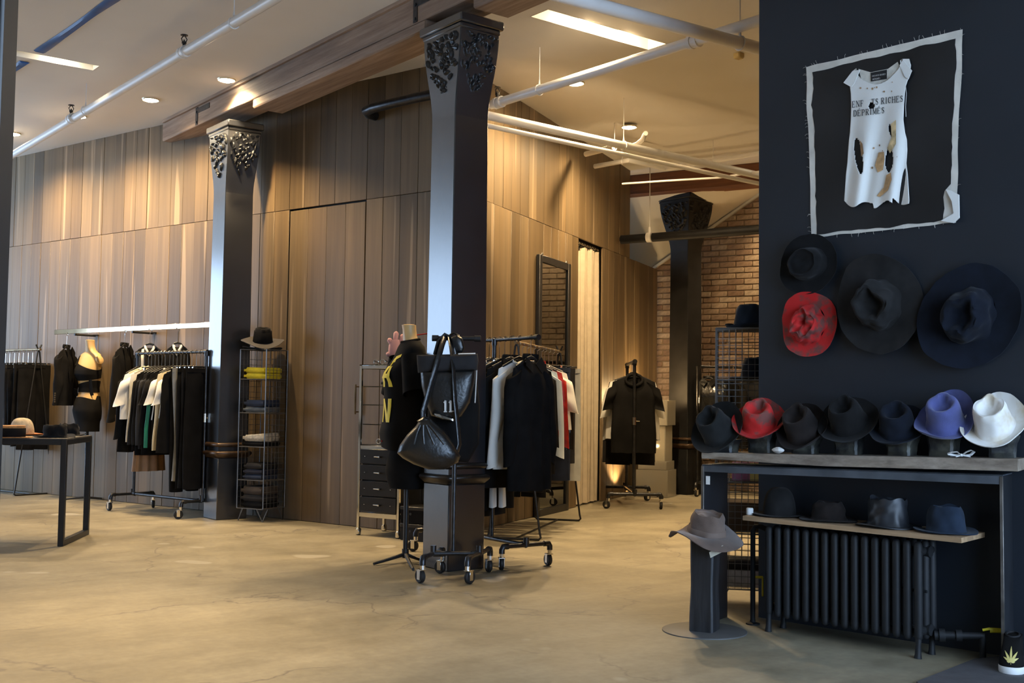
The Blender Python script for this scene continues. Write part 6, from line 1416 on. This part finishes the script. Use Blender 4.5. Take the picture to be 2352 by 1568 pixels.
# ------------------------------------------------------------------ mirror and curtain on the right plank wall
ms0, ms1, mz = 1.80, 2.66, 2.545; mp_ = wall_pt(C0, RD, RN, (ms0+ms1)/2, .025, 0); mi = thing('leaning_mirror', 'tall black framed mirror standing against the right plank wall', 'mirror', tuple(mp_), _ra)
w = ms1-ms0; tl = .012
for x in (-w/2+.035, w/2-.035):
    m = MB(); m.box((x, -.0, mz/2), (.07, .04, mz), .004); m.build('frame_stile', M_BLK, mi)
for z in (.035, mz-.035):
    m = MB(); m.box((0, 0, z), (w-.14, .04, .07), .004); m.build('frame_rail', M_BLK, mi)
m = MB(); m.box((0, .004, mz/2), (w-.136, .012, mz-.136), .001); m.build('mirror_glass', M_GLASSD, mi)
for x in (-w/2+.1, w/2-.1):
    m = MB(); m.lathe([(0, 0), (.012, 0), (.012, .02), (.004, .03), (0, .032)], 10, (x, 0, mz)); m.build('mounting_stud', M_CHROME, mi)
cm = wall_pt(C0, RD, RN, (CURT[0]+CURT[1])/2, -.045, 0); cu = thing('linen_curtain', 'beige linen curtain hanging in the doorway of the right plank wall', 'curtain', tuple(cm), _ra)
m = MB(); wv = CURT[1]-CURT[0]; rings = []; nn = 70
for j in range(18):
    t = j/17; z = 2.81-(2.79)*t; ring = []
    for i in range(nn+1):
        u = i/nn; sag = .10*max(0, (.35-u)/.35)**1.5*(1-t)**6
        ring.append((-wv/2+.01+(wv-.02)*u, .035*math.sin(u*38+.6*math.sin(t*2))*(.55+.45*t)+.012*math.sin(u*17+t*3), z-sag))
    rings.append(ring)
back = [[(x, y+.006, z) for x, y, z in r] for r in rings]
m.loft(rings, closed=False, caps=False); m.loft(back, closed=False, caps=False); m.build('cloth', M_CURT, cu, smooth=70)
m = MB(); m.tube([(-wv/2, 0, 2.835), (wv/2, 0, 2.835)], .011, 8); m.build('curtain_rod', M_CHROME, cu)
for k in range(8):
    m = MB(); x = -wv/2+.06+k*.085; m.tube([(x, .02*math.cos(a), 2.835-.008+.022*math.sin(a)) for a in [2*PI*i/12 for i in range(12)]], .0025, 5, closed=True); m.build('ring', M_CHROME, cu)
# dark reveal of the curtained doorway
m = MB(); e = wall_pt(C0, RD, RN, CURT[0], -.03, 0); f_ = wall_pt(C0, RD, RN, CURT[1], -.03, 0)

# ------------------------------------------------------------------ far corner: acrylic plinth, low cream box, floor uplight
apx = Z(1478, 1128); ac = thing('acrylic_plinth', 'clear acrylic plinth glowing warm behind the far end-on rack', 'plinth', (9.78, 9.70, 0), _ra)
for k, (z, w_, h_) in enumerate(((0.002, .38, .32), (.325, .34, .10), (.428, .30, .42), (.852, .36, .30))):
    m = MB()
    for (x, y, sx, sy) in ((-w_/2, 0, .012, w_), (w_/2, 0, .012, w_), (0, -w_/2, w_, .012), (0, w_/2, w_, .012)): m.box((x, y, z+h_/2), (sx, sy, h_), .002)
    m.box((0, 0, z+h_-.006), (w_, w_, .012), .002); m.build('acrylic_tier', M_ACRYL, ac)
m = MB(); m.box((0, 0, .60), (.05, .05, .03), .006); m.build('lamp_core', emit('plinth_glow', (1., .70, .34), 30), ac)
ld = bpy.data.lights.new('plinth_lamp', 'POINT'); ld.energy = 28; ld.color = (1., .66, .30); ld.shadow_soft_size = .06; lo = bpy.data.objects.new('plinth_lamp', ld); COL.objects.link(lo); lo.parent = ac; lo.location = (0, 0, 1.20)
u0 = Z(1408, 1128); ul = thing('floor_uplight', 'small floor uplight behind the far rack washing the plank wall', 'lamp', (9.2, 9.55, 0), _ra)
m = MB(); m.lathe([(0, 0), (.055, 0), (.06, .01), (.055, .09), (.045, .10), (.04, .095), (0, .09)], 20); m.build('can', M_CHROME, ul)
m = MB(); m.lathe([(0, .092), (.038, .0925), (.038, .0935), (0, .094)], 16); m.build('lens', M_LENS, ul)
ld = bpy.data.lights.new('uplight', 'SPOT'); ld.energy = 45; ld.color = (1., .68, .34); ld.spot_size = R_(110); ld.spot_blend = .6; ld.shadow_soft_size = .02; lo = bpy.data.objects.new('uplight', ld); COL.objects.link(lo); lo.parent = ul; lo.location = (0, 0, .11); lo.rotation_euler = (PI-.3, 0, 0)
lowp = Z(1521, 1122); m = MB(); m.box((0, 0, .25), (.34, .24, .5), .006); o = m.build('low_plinth', M_CEIL); o.location = (10.62, 10.22, 0.0); o.rotation_euler = (0, 0, _ra); tag(o, 'low cream painted plinth beside the far iron column', 'plinth')

# ------------------------------------------------------------------ shoe and mat in the front right corner
mq = [Z(2105, 1572), Z(2238, 1519), Z(2420, 1500), Z(2500, 1620), Z(2200, 1640)]
m = MB(); m.prism([(p[0], p[1], .001) for p in mq], (0, 0, .012)); tag(m.build('floor_mat', M_MATG), 'dark grey rubber mat on the floor under the shoe', 'mat')
sp = Z(2322, 1549, .013); sp = sp+np.array([.90, .436, 0])*.135; sh = thing('slip_on_shoe', 'black slip-on shoe with white sole and gold leaf embroidery in the corner', 'shoe', (sp[0], sp[1], .0135), math.atan2(-.436, -.90)-PI/2)
# local: toe towards +y (to the camera after the turn)
def outline(t, k=1.): # t 0 heel .. 1 toe
    return (.030+.016*math.sin(PI*min(1, t*.9+.05))**.8+.006*math.sin(t*5))*k
m = MB(); rings = []; sh_pts = [(-.135+.27*t) for t in np.linspace(0, 1, 15)]
def sole(z, k): 
    pts_ = []
    for t in np.linspace(0, PI, 15): pts_.append((.050*k*math.cos(t)*1.0, .085+.052*k*math.sin(t), z))
    for t in np.linspace(PI, 2*PI, 13): pts_.append((.040*k*math.cos(t), -.10+.045*k*math.sin(t), z))
    return pts_
m.loft([sole(0, .97), sole(.004, 1.), sole(.026, 1.01), sole(.029, .96)]); m.build('sole', M_TAG, sh, smooth=50)
m = MB(); up_r = []
for z, k, toe in ((.028, .97, 1.), (.045, .96, .985), (.064, .90, .93), (.084, .80, .80), (.104, .70, .62), (.118, .64, .40), (.124, .61, .2)):
    ring = []
    for t in np.linspace(0, PI, 15): ring.append((.050*k*math.cos(t), .085*toe+.052*k*math.sin(t)*toe-.03*(1-toe), z+.0))
    for t in np.linspace(PI, 2*PI, 13): ring.append((.040*(.9+.1*k)*math.cos(t)*.98, -.10+.045*math.sin(t), z))
    up_r.append(ring)
m.loft(up_r, caps=False); m.add(up_r[-1], [tuple(range(len(up_r[-1])))]); m.build('upper', M_BLKC, sh, smooth=60)
m = MB(); m.tube([(.026*math.cos(t), -.07+.062*math.sin(t), .126) for t in [2*PI*i/24 for i in range(24)]], .005, 6, closed=True); m.build('collar', M_CHAR, sh)
lf = MB()
RT = [(.028, .97, 1.), (.045, .96, .985), (.064, .90, .93), (.084, .80, .80), (.104, .70, .62), (.118, .64, .40), (.124, .61, .2)]
def vamp(x, z):   # point of the vamp surface above x, z
    k, toe = RT[-1][1:]
    for (za, ka, ta), (zb_, kb, tb_) in zip(RT, RT[1:]):
        if za <= z <= zb_: t = (z-za)/(zb_-za); k, toe = ka+(kb-ka)*t, ta+(tb_-ta)*t
    sn = math.sqrt(max(0, 1-min(1, (x/(.05*k))**2))); return (x, .085*toe+.052*k*sn*toe-.03*(1-toe)+.003, z+.001)
for ang, L in ((0, .052), (.6, .043), (-.6, .043), (1.12, .032), (-1.12, .032), (1.6, .016), (-1.6, .016)):
    base = np.array([0, .050]); d = np.array([math.sin(ang), math.cos(ang)]); n = np.array([-d[1], d[0]])
    pts_ = [(base+d*L*s_, wd) for s_, wd in ((0, .0008), (.25, .0036), (.5, .0046), (.75, .0030), (1, .0003))]
    for (p0, w0), (p1, w1) in zip(pts_, pts_[1:]):
        q4 = [p0+n*w0, p0-n*w0, p1-n*w1, p1+n*w1]; lf.prism([vamp(q[0], q[1]) for q in q4], (0, .0012, .0006))
lf.tube([vamp(0, .052), vamp(0, .040)], .0012, 5); lf.build('leaf_embroidery', M_GOLD, sh, smooth=0)
